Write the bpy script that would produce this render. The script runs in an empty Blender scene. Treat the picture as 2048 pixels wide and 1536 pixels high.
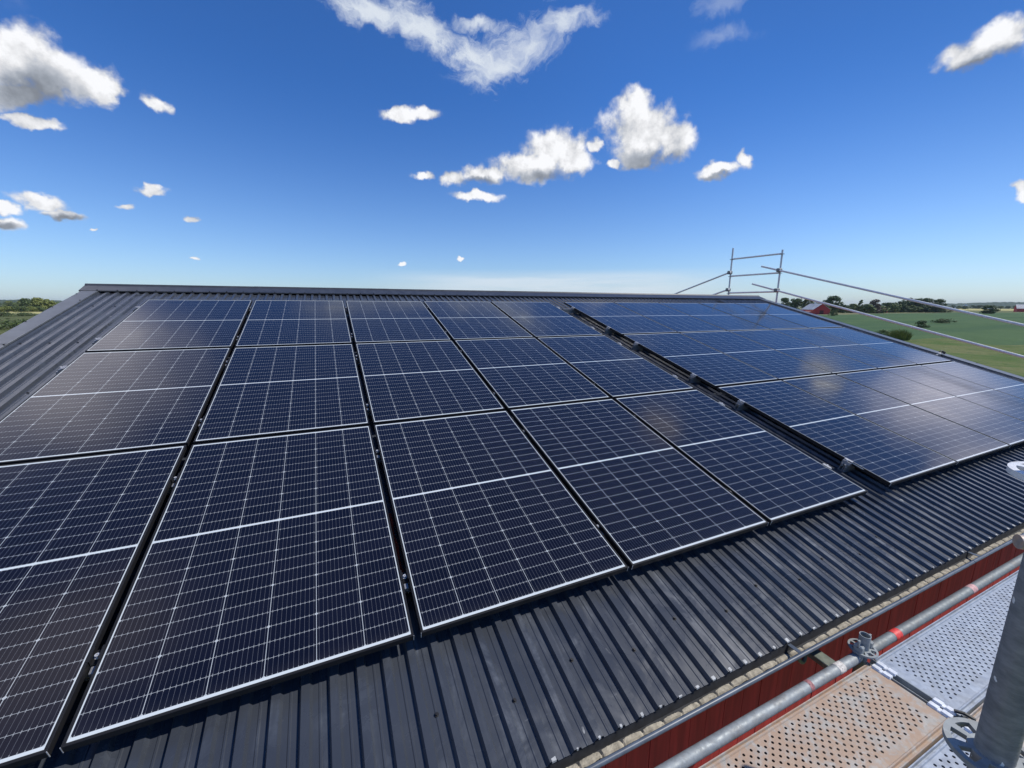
import bpy, math, random
import numpy as np
from mathutils import Matrix, Vector

R_ = math.radians
S = bpy.context.scene
COL = S.collection

# ---------------------------------------------------------------- camera
cam = bpy.data.cameras.new("camera")
cam.sensor_width = 36.0
cam.lens = 14.3726
cam.clip_start = 0.02
cam.clip_end = 40000
camo = bpy.data.objects.new("camera", cam)
COL.objects.link(camo)
cr, cd, cf = (0.913123, -0.407674, 0.00274), (-0.074964, -0.174507, -0.981798), (0.400732, 0.896297, -0.189907)
camo.matrix_world = Matrix(((cr[0], -cd[0], -cf[0], 2.058003), (cr[1], -cd[1], -cf[1], -1.574401),
                            (cr[2], -cd[2], -cf[2], 6.060474), (0, 0, 0, 1)))
S.camera = camo

# ---------------------------------------------------------------- exposure
S.view_settings.view_transform = 'Standard'
S.view_settings.look = 'None'
S.view_settings.exposure = 0.0
S.view_settings.gamma = 1.0
S.cycles.max_bounces = 8
S.cycles.volume_bounces = 0
S.cycles.use_denoising = True

SUN_AZ, SUN_EL = 114.0, 50.0      # azimuth from +Y towards +X
SKY_STRENGTH = 0.1
sdir = Vector((math.sin(R_(SUN_AZ)) * math.cos(R_(SUN_EL)), math.cos(R_(SUN_AZ)) * math.cos(R_(SUN_EL)), math.sin(R_(SUN_EL))))


# ---------------------------------------------------------------- node helper
class NT:
    def __init__(self, tree):
        self.t = tree
        self.n = tree.nodes
        self.l = tree.links

    def put(self, sock, v):
        if isinstance(v, bpy.types.NodeSocket):
            self.l.new(v, sock)
        elif v is not None:
            if sock.type == 'RGBA' and len(v) == 3:
                v = (*v, 1)
            sock.default_value = v

    def m(self, op, a, b=None, c=None, clamp=False):
        n = self.n.new('ShaderNodeMath')
        n.operation = op
        n.use_clamp = clamp
        self.put(n.inputs[0], a)
        if b is not None: self.put(n.inputs[1], b)
        if c is not None: self.put(n.inputs[2], c)
        return n.outputs[0]

    def v(self, op, a, b=None, out=0):
        n = self.n.new('ShaderNodeVectorMath')
        n.operation = op
        self.put(n.inputs[0], a)
        if b is not None:
            if op == 'SCALE': self.put(n.inputs['Scale'], b)
            else: self.put(n.inputs[1], b)
        return n.outputs['Value'] if op in ('DOT_PRODUCT', 'LENGTH', 'DISTANCE') else n.outputs[0]

    def comb(self, x, y, z=0.0):
        n = self.n.new('ShaderNodeCombineXYZ')
        for i, q in enumerate((x, y, z)): self.put(n.inputs[i], q)
        return n.outputs[0]

    def sep(self, a):
        n = self.n.new('ShaderNodeSeparateXYZ')
        self.put(n.inputs[0], a)
        return n.outputs

    def noise(self, vec, scale, detail=3.0, rough=0.5, dist=0.0, col=False):
        n = self.n.new('ShaderNodeTexNoise')
        self.put(n.inputs['Vector'], vec)
        n.inputs['Scale'].default_value = scale
        n.inputs['Detail'].default_value = detail
        n.inputs['Roughness'].default_value = rough
        n.inputs['Distortion'].default_value = dist
        return n.outputs['Color' if col else 'Fac']

    def voro(self, vec, scale, out='Distance', rand=1.0):
        n = self.n.new('ShaderNodeTexVoronoi')
        self.put(n.inputs['Vector'], vec)
        n.inputs['Scale'].default_value = scale
        n.inputs['Randomness'].default_value = rand
        return n.outputs[out]

    def ss(self, x, lo, hi, a=0.0, b=1.0):
        n = self.n.new('ShaderNodeMapRange')
        n.interpolation_type = 'SMOOTHSTEP'
        self.put(n.inputs['Value'], x)
        n.inputs['From Min'].default_value = lo
        n.inputs['From Max'].default_value = hi
        n.inputs['To Min'].default_value = a
        n.inputs['To Max'].default_value = b
        return n.outputs[0]

    def mix(self, f, a, b, mode='MIX'):
        n = self.n.new('ShaderNodeMix')
        n.data_type = 'RGBA'
        n.blend_type = mode
        self.put(n.inputs[0], f)
        self.put(n.inputs[6], a)
        self.put(n.inputs[7], b)
        return n.outputs[2]

    def coord(self, what='Object'):
        return self.n.new('ShaderNodeTexCoord').outputs[what]

    def pos(self):
        return self.n.new('ShaderNodeNewGeometry').outputs['Position']

    def scalev(self, vec, s):
        return self.v('MULTIPLY', vec, s)


# ---------------------------------------------------------------- world: sky and clouds
W = bpy.data.worlds.new("World")
S.world = W
W.use_nodes = True
w = NT(W.node_tree)
w.n.clear()
D0 = w.n.new('ShaderNodeTexCoord').outputs['Generated']
wv1 = w.v('SUBTRACT', w.noise(D0, 13.0, 2.0, 0.5, col=True), (0.5, 0.5, 0.5))
wv2 = w.v('SUBTRACT', w.noise(D0, 40.0, 4.0, 0.5, col=True), (0.5, 0.5, 0.5))
D = w.v('ADD', D0, w.v('ADD', w.v('SCALE', wv1, 0.020), w.v('SCALE', wv2, 0.030)))
sky = w.n.new('ShaderNodeTexSky')
sky.sky_type = 'NISHITA'
sky.sun_disc = False
sky.sun_elevation = R_(SUN_EL)
sky.sun_rotation = R_(SUN_AZ)
sky.altitude = 50
sky.air_density = 1.0
sky.dust_density = 0.4
sky.ozone_density = 3.0

# cloud lobes: azimuth, elevation, half width, half height (deg), roll (deg)
BODY = [(-23.24, 19.63, 3.26, 1.92, 49.3), (-20.94, 19.03, 2.89, 1.66, 36.8), (-18.77, 19.15, 2.23, 1.29, 34.05), (-17.48, 18.96, 1.51, 0.92, 36.1), (-23.68, 16.97, 2.14, 1.16, 32.54), (-22.84, 15.26, 1.72, 0.49, 7.53), (-14.11, 18.87, 1.24, 0.81, -7.89), (-23.22, 8.91, 1.74, 0.78, -8.84), (-21.84, 7.96, 1.29, 0.57, -0.01), (-25.21, 7.93, 0.98, 0.5, 16.17), (-25.27, 6.64, 0.99, 0.62, 19.73), (-15.2, 11.27, 1.35, 0.47, 1.46), (-17.59, 9.5, 0.81, 0.35, 12.42), (-12.38, 8.68, 0.82, 0.39, 10.54), (10.09, 21.77, 2.23, 0.76, 6.53), (12.82, 22.27, 1.58, 0.76, 6.53), (29.52, 18.51, 4.24, 2.53, -3.24), (25.69, 16.95, 5.26, 1.75, -0.43), (32.09, 17.63, 2.42, 1.6, -5.58), (20.84, 16.26, 3.23, 1.11, 1.26), (16.32, 15.69, 1.97, 1.0, 3.54), (12.86, 15.81, 1.57, 0.55, 3.99), (19.18, 13.75, 3.28, 0.64, -2.23), (40.21, 19.94, 4.44, 3.45, -21.1), (39.26, 22.67, 2.32, 1.64, -15.9), (43.73, 18.85, 2.65, 1.92, -19.32), (39.48, 17.47, 2.59, 1.45, -8.27), (36.8, 16.86, 0.83, 0.48, -6.85), (34.65, 19.08, 0.95, 0.81, -19.98), (49.21, 15.39, 2.51, 0.87, -0.61), (51.7, 16.02, 1.07, 0.62, -61.03), (68.78, 20.87, 2.24, 1.18, 9.08), (70.56, 21.25, 1.82, 1.33, -24.63), (73.48, 9.62, 0.87, 0.58, -59.81), (9.57, 5.2, 0.69, 0.22, 1.96), (17.07, 6.05, 0.53, 0.25, 1.54), (-12.73, 4.92, 0.6, 0.15, 4.59), (-20.18, 6.83, 0.34, 0.13, 9.44)]
# unseen clouds and a glow, put outside the view to reflect in glass and metal
OUT = [(-32, 35, 12, 7, 10), (-42, 31, 14, 9, 0), (-37, 26, 8, 6, 0), (-24, 33, 4.5, 2.8, 10)]
OUT_GLOW = [(-46, 23, 13, 12, 0)]  # added over-bright patch, unseen, lifts the sheen of the left roof sheet
OUT2 = [(78.5, 18, 4.5, 4.2, 0), (86, 21, 4, 3.5, 0)]
OUT4 = [(57, 36, 2.8, 1.8, 0), (-48, 57, 9, 6, 20)]
SHADE = [(-22.6, 17.3, 3.4, 1.75, 26), (-21.88, 7.65, 1.45, 0.38, 9.28), (-25.3, 6.43, 0.86, 0.4, 12.3), (28.62, 15.98, 4.66, 0.94, -1.2), (41.28, 17.06, 3.96, 1.34, -6.2), (19.86, 15.41, 2.81, 0.45, 1.32), (69.1, 19.85, 2.06, 0.7, 5.11), (71.62, 19.75, 1.74, 0.65, -25.7), (49.28, 14.62, 2.07, 0.35, -6.98)]
WISP1 = [(7.23, 30.18, 4.0, 1.06, -8.1), (13.43, 29.09, 5.28, 1.47, -13.97), (19.41, 27.36, 4.23, 1.78, -11.46), (1.0, 32.0, 4.0, 1.2, -8)]
WISP2 = [(24.96, 28.51, 4.91, 2.01, 19.52), (30.1, 30.53, 3.13, 1.12, 6.8), (22.49, 26.57, 3.05, 1.15, 8.19), (20.08, 30.36, 2.2, 0.5, -4.51)]


def lobes(table, grow=1.0):
    out = None
    for az, el, a, b, rot in table:
        az, el, rot = R_(az), R_(el), R_(rot)
        c = Vector((math.sin(az) * math.cos(el), math.cos(az) * math.cos(el), math.sin(el)))
        r = Vector((math.cos(az), -math.sin(az), 0))
        u = r.cross(c)
        if u.z < 0: u = -u
        r2 = (r * math.cos(rot) + u * math.sin(rot)) / math.tan(R_(a * grow))
        u2 = (u * math.cos(rot) - r * math.sin(rot)) / math.tan(R_(b * grow))
        x = w.v('DOT_PRODUCT', D, tuple(r2))
        y = w.v('DOT_PRODUCT', D, tuple(u2))
        q = w.m('MULTIPLY_ADD', x, x, w.m('MULTIPLY', y, y))
        s = w.m('SQRT', q)
        out = s if out is None else w.m('SMOOTH_MIN', out, s, 0.12)
    return w.m('SUBTRACT', 1.0, out)       # 1 in the middle, 0 on the rim


fb = lobes(BODY, 1.20)
n1 = w.noise(D0, 19.0, 9.0, 0.60)
n2 = w.noise(w.v('ADD', D0, (0.012, -0.008, 0.022)), 19.0, 6.0, 0.58)
nbig = w.noise(D, 6.0, 3.0, 0.5)
n3 = w.noise(D0, 58.0, 6.0, 0.6)
dens = w.m('MULTIPLY_ADD', w.m('SUBTRACT', n1, 0.5), 0.95, w.m('MULTIPLY_ADD', w.m('SUBTRACT', n3, 0.5), 0.45, fb))
alpha = w.ss(dens, 0.02, 0.50)
sh = lobes(SHADE, 1.25)
shade = w.ss(w.m('MULTIPLY_ADD', w.m('SUBTRACT', nbig, 0.5), 0.9, sh), -0.15, 0.75)
relief = w.m('MULTIPLY', w.m('SUBTRACT', n1, n2), 1.3)
bright = w.m('ADD', 0.86, relief)
bright = w.m('MULTIPLY', bright, w.ss(dens, 0.05, 0.75, 0.80, 1.06))
bright = w.m('MULTIPLY', bright, w.m('MULTIPLY_ADD', shade, -0.62, 1.0))
bright = w.m('MINIMUM', w.m('MAXIMUM', bright, 0.26), 0.98)
ccol = w.v('SCALE', w.mix(w.ss(bright, 0.3, 0.85), (0.88, 0.97, 1.13), (0.99, 1.0, 1.03)), w.m('MULTIPLY', bright, 1 / SKY_STRENGTH))


def streak(table, s, seed, stretch, k):
    s = Vector(s).normalized()
    along = w.v('DOT_PRODUCT', D, tuple(s))
    dd = w.v('SUBTRACT', D, w.v('SCALE', tuple(s), w.m('MULTIPLY', along, stretch)))
    dd = w.v('ADD', dd, seed)
    n = w.noise(dd, 19.0, 9.0, 0.66, 0.8)
    f = lobes(table, 1.35)
    return w.ss(w.m('MULTIPLY_ADD', w.m('SUBTRACT', n, 0.5), 2.6, f), -0.05, 1.05, 0, k)


wa1 = streak(WISP1, (0.95, -0.25, -0.25), (3.1, 0, 0), 0.6, 0.92)
WISP3 = [(47.97, 27.36, 2.4, 0.8, -4.58), (47.69, 29.8, 2.0, 0.8, -2.04)]
wa3 = streak(WISP3, (0.80, -0.40, 0.45), (2.0, 1.7, 0), 0.5, 0.24)
wa2 = streak(WISP2, (0.80, -0.40, 0.45), (0, 5.7, 0), 0.6, 0.86)
wa = w.m('SUBTRACT', 1.0, w.m('MULTIPLY', w.m('MULTIPLY', w.m('SUBTRACT', 1.0, wa1), w.m('SUBTRACT', 1.0, wa3)), w.m('SUBTRACT', 1.0, wa2)))
# thin bank of bright haze low over the ridge
dz = w.sep(D0)[2]
dxy = w.m('ARCTAN2', w.sep(D0)[0], w.sep(D0)[1])
bank = w.m('MULTIPLY', w.ss(dxy, R_(2), R_(22)), w.ss(dxy, R_(58), R_(38)))
bn = w.noise(w.v('MULTIPLY', D0, (1.2, 1.2, 14.0)), 4.0, 5.0, 0.55)
bank = w.m('MULTIPLY', bank, w.m('MULTIPLY', w.ss(dz, 0.085, 0.055), w.ss(bn, 0.30, 0.62, 0.40, 0.75)))
# deeper blue overhead, paler at the rim, as in the photograph
skyc = sky.outputs[0]
tint = w.mix(w.ss(dz, 0.0, 0.44), (0.92, 1.12, 1.46), (0.36, 0.78, 1.38))
sd_ = w.v('DOT_PRODUCT', D0, tuple(sdir))
tint = w.v('SCALE', tint, w.ss(sd_, 0.45, 0.95, 1.0, 0.62))
skyc = w.v('MULTIPLY', skyc, tint)
skyc = w.mix(bank, skyc, (7.4, 8.2, 9.0))
skyc = w.mix(wa, skyc, (7.6, 8.2, 8.9))
skyc = w.mix(alpha, skyc, ccol)
ns = w.noise(D0, 9.0, 4.0, 0.5)
for tab, colr in ((OUT, (11.6, 11.5, 13.0)), (OUT_GLOW, (27.0, 26.5, 26.0)), (OUT2, (15.0, 14.8, 17.0)), (OUT4, (5.4, 5.4, 6.6))):
    fo = lobes(tab, 1.3)
    ao = w.ss(w.m('MULTIPLY_ADD', w.m('SUBTRACT', ns, 0.5), 1.0, fo), -0.05, 0.85)
    skyc = w.mix(ao, skyc, colr)
bg = w.n.new('ShaderNodeBackground')
w.l.new(skyc, bg.inputs[0])
bg.inputs[1].default_value = SKY_STRENGTH
wo = w.n.new('ShaderNodeOutputWorld')
w.l.new(bg.outputs[0], wo.inputs[0])
W.cycles.sampling_method = 'MANUAL'
W.cycles.sample_map_resolution = 512

# ---------------------------------------------------------------- sun
sl = bpy.data.lights.new("sun", 'SUN')
sl.energy = 4.0
sl.angle = R_(0.53)
sl.color = (1.0, 0.955, 0.88)
so = bpy.data.objects.new("sun", sl)
COL.objects.link(so)
so.rotation_euler = sdir.to_track_quat('Z', 'Y').to_euler()
so.location = sdir * 60


# ================================================================ helpers
def mat(name, base=(0.5, 0.5, 0.5), rough=0.5, metal=0.0, spec=0.5):
    m = bpy.data.materials.new(name)
    m.use_nodes = True
    t = NT(m.node_tree)
    b = m.node_tree.nodes['Principled BSDF']
    b.inputs['Base Color'].default_value = (*base, 1)
    b.inputs['Roughness'].default_value = rough
    b.inputs['Metallic'].default_value = metal
    b.inputs['Specular IOR Level'].default_value = spec
    return m, t, b


def bump(t, b, h, strength=0.3, dist=0.01):
    n = t.n.new('ShaderNodeBump')
    n.inputs['Strength'].default_value = strength
    n.inputs['Distance'].default_value = dist
    t.put(n.inputs['Height'], h)
    t.l.new(n.outputs[0], b.inputs['Normal'])


class MB:
    """collects faces, then links them as one mesh object"""
    def __init__(self):
        self.v, self.f, self.mi = [], [], []
        self.cur = 0

    def add(self, vs, fs):
        o = len(self.v)
        self.v += [tuple(q) for q in vs]
        self.f += [tuple(i + o for i in q) for q in fs]
        self.mi += [self.cur] * len(fs)
        return self

    def box(self, a, b, M=None):
        x0, y0, z0 = a; x1, y1, z1 = b
        vs = [(x0, y0, z0), (x1, y0, z0), (x1, y1, z0), (x0, y1, z0), (x0, y0, z1), (x1, y0, z1), (x1, y1, z1), (x0, y1, z1)]
        if M is not None: vs = [M @ Vector(q) for q in vs]
        return self.add(vs, [(3, 2, 1, 0), (4, 5, 6, 7), (0, 1, 5, 4), (1, 2, 6, 5), (2, 3, 7, 6), (3, 0, 4, 7)])

    def cbox(self, a, b, c=0.003, M=None):
        """box with chamfered edges"""
        a = Vector(a); b = Vector(b); vs = []; idx = {}
        ce = (a + b) / 2; h = (b - a) / 2
        c = min(c, h.x * .9, h.y * .9, h.z * .9)
        for sx in (-1, 1):
            for sy in (-1, 1):
                for sz in (-1, 1):
                    for k in range(3):
                        p = Vector((sx * h.x, sy * h.y, sz * h.z))
                        for j, s in enumerate((sx, sy, sz)):
                            if j != k: p[j] -= s * c
                        idx[(sx, sy, sz, k)] = len(vs); vs.append(ce + p)
        fs = []
        sg = (-1, 1)
        for s in sg:
            fs.append([idx[(s, y, z, 0)] for y, z in ((-1, -1), (1, -1), (1, 1), (-1, 1))])
            fs.append([idx[(x, s, z, 1)] for x, z in ((-1, -1), (1, -1), (1, 1), (-1, 1))])
            fs.append([idx[(x, y, s, 2)] for x, y in ((-1, -1), (1, -1), (1, 1), (-1, 1))])
        for i in sg:
            for j in sg:
                fs.append([idx[(i, j, -1, 0)], idx[(i, j, 1, 0)], idx[(i, j, 1, 1)], idx[(i, j, -1, 1)]])
                fs.append([idx[(i, -1, j, 0)], idx[(i, 1, j, 0)], idx[(i, 1, j, 2)], idx[(i, -1, j, 2)]])
                fs.append([idx[(-1, i, j, 1)], idx[(1, i, j, 1)], idx[(1, i, j, 2)], idx[(-1, i, j, 2)]])
                for k in sg:
                    fs.append([idx[(i, j, k, 0)], idx[(i, j, k, 1)], idx[(i, j, k, 2)]])
        if M is not None: vs = [M @ q for q in vs]
        return self.add(vs, fs)

    def tube(self, p, q, r, n=20, r2=None, caps=True, inner=None):
        p, q = Vector(p), Vector(q)
        d = (q - p).normalized()
        x = d.orthogonal().normalized(); y = d.cross(x)
        r2 = r if r2 is None else r2
        rings = [(p, r), (q, r2)]
        if inner: rings = [(p, inner), (p, r), (q, r2), (q, inner), (q - d * 0.12, inner)]
        vs = []
        for c, rr in rings:
            vs += [c + (x * math.cos(2 * math.pi * k / n) + y * math.sin(2 * math.pi * k / n)) * rr for k in range(n)]
        fs = []
        for i in range(len(rings) - 1):
            fs += [(i * n + k, i * n + (k + 1) % n, (i + 1) * n + (k + 1) % n, (i + 1) * n + k) for k in range(n)]
        if caps and not inner: fs += [tuple(range(n))[::-1], tuple(range(n, 2 * n))]
        if inner: fs += [tuple(range(n))[::-1], tuple(range((len(rings) - 1) * n, len(rings) * n))]
        return self.add(vs, fs)

    def path(self, pts, r, n=10, closed=False):
        pts = [Vector(p) for p in pts]
        vs = []; m = len(pts)
        for i, p in enumerate(pts):
            a = pts[(i - 1) % m] if (i > 0 or closed) else p
            b = pts[(i + 1) % m] if (i < m - 1 or closed) else p
            d = (b - a).normalized()
            up = Vector((0, 0, 1)) if abs(d.z) < .95 else Vector((1, 0, 0))
            x = d.cross(up).normalized(); y = d.cross(x)
            vs += [p + (x * math.cos(2 * math.pi * k / n) + y * math.sin(2 * math.pi * k / n)) * r for k in range(n)]
        fs = []
        for i in range(m if closed else m - 1):
            j = (i + 1) % m
            fs += [(i * n + k, i * n + (k + 1) % n, j * n + (k + 1) % n, j * n + k) for k in range(n)]
        if not closed: fs += [tuple(range(n))[::-1], tuple(range((m - 1) * n, m * n))]
        return self.add(vs, fs)

    def extrude(self, prof, a, b, axis=0, closed=False):
        """profile of 2D points swept along an axis"""
        def p3(t, q):
            return (t, q[0], q[1]) if axis == 0 else (q[0], t, q[1])
        n = len(prof)
        vs = [p3(a, q) for q in prof] + [p3(b, q) for q in prof]
        fs = [(i, i + 1, n + i + 1, n + i) for i in range(n - 1)]
        if closed: fs += [(n - 1, 0, n, 2 * n - 1), tuple(range(n))[::-1], tuple(range(n, 2 * n))]
        return self.add(vs, fs)

    def mesh(self, name, mats, smooth=False):
        me = bpy.data.meshes.new(name)
        me.from_pydata(self.v, [], self.f)
        for m in (mats if isinstance(mats, (list, tuple)) else [mats]): me.materials.append(m)
        if isinstance(mats, (list, tuple)): me.polygons.foreach_set('material_index', self.mi)
        import bmesh
        b = bmesh.new(); b.from_mesh(me)
        bmesh.ops.recalc_face_normals(b, faces=b.faces)
        b.to_mesh(me); b.free()
        if smooth:
            me.polygons.foreach_set('use_smooth', [True] * len(me.polygons))
            try: me.set_sharp_from_angle(angle=R_(40))
            except Exception: pass
        me.update()
        return me

    def build(self, name, mats, parent=None, smooth=False, base=None):
        """vertices are in the parent's space (or world space with base given: shifted so that the origin sits at base)"""
        if base is not None: self.v = [(q[0] - base[0], q[1] - base[1], q[2] - base[2]) for q in self.v]
        return link(name, self.mesh(name, mats, smooth), parent, (0, 0, 0) if base is None or parent is not None else base)


def link(name, me, parent=None, loc=(0, 0, 0)):
    o = bpy.data.objects.new(name, me)
    COL.objects.link(o)
    o.location = loc
    if parent is not None: o.parent = parent
    return o


def tag(o, label=None, cat=None, group=None, kind=None):
    if label: o['label'] = label
    if cat: o['category'] = cat
    if group: o['group'] = group
    if kind: o['kind'] = kind
    return o


def empty(name, loc, label, cat, group=None, rot=(0, 0, 0)):
    o = bpy.data.objects.new(name, None)
    COL.objects.link(o)
    o.location = loc
    o.rotation_euler = rot
    o.empty_display_size = 0.1
    return tag(o, label, cat, group)


def copy_tree(o, parent=None):
    c = o.copy(); COL.objects.link(c); c.parent = parent
    for ch in [k for k in ALLCH.get(o.name, o.children)]:
        copy_tree(ch, c)
    return c


ALLCH = {}
rng = random.Random(7)

# ================================================================ frame of the roof plane
TH = R_(15.9103)
CT, ST = math.cos(TH), math.sin(TH)
Z0 = 4.65


def rp(u, v, h=0.0):
    """point on the roof: u along the ridge, v up the slope, h above the glass of the panels"""
    return Vector((u, v * CT - h * ST, Z0 + v * ST + h * CT))


PW, PH, FR = 1.134, 1.762, 0.030
GU, GS, GR, GV = 0.031, 0.332, 0.012, (0.0293, 0.0319)
ROWV = [PH * 2 + GV[0] + GV[1], PH + GV[0], 0.0]         # top, middle, bottom
COLU = [c * (PW + GU) for c in range(5)] + [5 * (PW + GU) - GU + GS + c * (PW + GR) for c in range(5)]
CREST = -0.10
RIBH = 0.020
PITCH = 0.1045
U0, U1 = -0.76, 12.62
V0, V1 = -0.57, 6.30

# ================================================================ materials
def m_glass():
    m, t, b = mat("solar_cells_under_glass", rough=0.09)
    o = t.coord('Object')
    x, y, _ = t.sep(o)
    # across: six columns
    x0, cw, gx = 0.0145, 1.105 / 6, 0.0023
    fx = t.m('MULTIPLY', t.m('FRACT', t.m('DIVIDE', t.m('SUBTRACT', x, x0), cw)), cw)
    ex = t.m('MINIMUM', fx, t.m('SUBTRACT', cw, fx))
    # along: two halves of twelve rows
    y0, rp_, mid = 0.0225, 0.07102, 0.0125
    half = 12 * rp_
    up = t.m('GREATER_THAN', y, y0 + half + mid / 2)
    yy = t.m('SUBTRACT', t.m('SUBTRACT', y, y0), t.m('MULTIPLY', up, half + mid))
    q = t.m('DIVIDE', yy, rp_)
    fy = t.m('MULTIPLY', t.m('FRACT', q), rp_)
    ey = t.m('MINIMUM', fy, t.m('SUBTRACT', rp_, fy))
    f3 = t.m('MULTIPLY', t.m('FRACT', t.m('DIVIDE', q, 3.0)), rp_ * 3)
    e3 = t.m('MINIMUM', f3, t.m('SUBTRACT', rp_ * 3, f3))
    lx = t.m('GREATER_THAN', ex, gx / 2)
    ly = t.m('GREATER_THAN', ey, 0.00062)
    dia = t.m('GREATER_THAN', t.m('ADD', ex, e3), 0.0075)
    inx = t.m('MULTIPLY', t.m('GREATER_THAN', x, x0), t.m('LESS_THAN', x, x0 + 6 * cw))
    iny = t.m('MULTIPLY', t.m('GREATER_THAN', yy, 0.0), t.m('LESS_THAN', yy, half))
    cell = t.m('MULTIPLY', t.m('MULTIPLY', lx, ly), t.m('MULTIPLY', dia, t.m('MULTIPLY', inx, iny)))
    # ten thin bus bars up each cell
    bp = (cw - gx) / 10
    fbx = t.m('FRACT', t.m('DIVIDE', t.m('SUBTRACT', fx, gx / 2), bp))
    bus = t.m('LESS_THAN', t.m('ABSOLUTE', t.m('SUBTRACT', fbx, 0.5)), 0.028)
    dots = t.m('MULTIPLY', t.m('LESS_THAN', t.m('ABSOLUTE', t.m('SUBTRACT', fbx, 0.5)), 0.07), t.m('LESS_THAN', ey, 0.006))
    # every cell slightly different
    cid = t.comb(t.m('FLOOR', t.m('DIVIDE', t.m('SUBTRACT', x, x0), cw)), t.m('FLOOR', q), t.m('ADD', up, t.m('MULTIPLY', t.n.new('ShaderNodeObjectInfo').outputs['Random'], 97.0)))
    wn = t.n.new('ShaderNodeTexWhiteNoise'); wn.noise_dimensions = '3D'
    t.l.new(cid, wn.inputs['Vector'])
    var = wn.outputs['Value']
    cc = t.mix(var, (0.0040, 0.0040, 0.0085), (0.0064, 0.0062, 0.0125))
    cc = t.mix(bus, cc, (0.11, 0.115, 0.13))
    cc = t.mix(dots, cc, (0.24, 0.25, 0.26))
    field = t.m('MULTIPLY', inx, iny)
    white = t.mix(field, (0.62, 0.67, 0.68), (0.46, 0.49, 0.50))
    col = t.mix(cell, white, cc)
    # dust film, thicker towards the lower frame, dried runs
    pos = t.pos()
    d1 = t.noise(pos, 1.7, 5, 0.6)
    d2 = t.noise(t.v('MULTIPLY', pos, (9.0, 1.0, 1.0)), 3.0, 4, 0.6)
    dust = t.m('MULTIPLY', t.ss(d1, 0.35, 0.8), t.ss(d2, 0.3, 0.8))
    dust = t.m('ADD', t.m('MULTIPLY', dust, 0.007), t.m('MULTIPLY', t.ss(y, 0.07, 0.01), 0.02))
    col = t.mix(dust, col, (0.42, 0.40, 0.37))
    t.l.new(col, b.inputs['Base Color'])
    t.l.new(t.ss(d1, 0.3, 0.75, 0.085, 0.15), b.inputs['Roughness'])
    b.inputs['IOR'].default_value = 1.58
    b.inputs['Specular Tint'].default_value = (1.0, 0.95, 0.955, 1)
    return m


def m_frame():
    m, t, b = mat("black_anodised_aluminium", (0.016, 0.016, 0.018), 0.45, 0.0, 0.22)
    n = t.noise(t.pos(), 30, 4)
    t.l.new(t.ss(n, 0.3, 0.7, 0.40, 0.54), b.inputs['Roughness'])
    return m


def m_roof():
    m, t, b = mat("charcoal_coated_sheet_steel", (0.03, 0.032, 0.037), 0.33, 0.0, 0.6)
    p = t.pos()
    lng = t.noise(t.v('MULTIPLY', p, (14.0, 1.3, 1.3)), 1.0, 5, 0.62, 0.6)       # smears running down the sheet
    blot = t.noise(p, 4.5, 6, 0.62, 1.2)
    fine = t.noise(p, 70, 3, 0.6)
    scr = t.noise(t.v('MULTIPLY', p, (3.0, 26.0, 26.0)), 1.0, 4, 0.6, 2.5)
    dirt = t.m('MULTIPLY', t.ss(lng, 0.44, 0.70), t.ss(blot, 0.38, 0.68))
    dirt = t.m('MULTIPLY', dirt, t.ss(fine, 0.2, 0.8, 0.5, 1.1))
    smear = t.m('MULTIPLY', t.ss(scr, 0.66, 0.74), t.ss(blot, 0.5, 0.62))
    # a few thin pale scuffs
    v = t.voro(t.v('ADD', t.v('MULTIPLY', p, (7.0, 2.2, 2.2)), t.v('SCALE', t.noise(p, 3.0, 3, col=True), 1.6)), 1.0, 'Distance')
    scuff = t.m('MULTIPLY', t.m('LESS_THAN', v, 0.045), t.ss(blot, 0.42, 0.55))
    base = t.mix(t.ss(t.noise(p, 1.1, 4), 0.3, 0.7), (0.039, 0.045, 0.058), (0.052, 0.059, 0.072))
    c = t.mix(t.m('MULTIPLY', dirt, 0.42), base, (0.16, 0.19, 0.24))
    c = t.mix(t.m('MULTIPLY', smear, 0.35), c, (0.22, 0.23, 0.25))
    c = t.mix(t.m('MULTIPLY', scuff, 0.7), c, (0.42, 0.43, 0.43))
    t.l.new(c, b.inputs['Base Color'])
    t.l.new(t.m('ADD', t.ss(blot, 0.3, 0.75, 0.22, 0.34), t.m('MULTIPLY', dirt, 0.2)), b.inputs['Roughness'])
    bump(t, b, t.noise(p, 9.0, 2), 0.08, 0.01)
    return m


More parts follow.
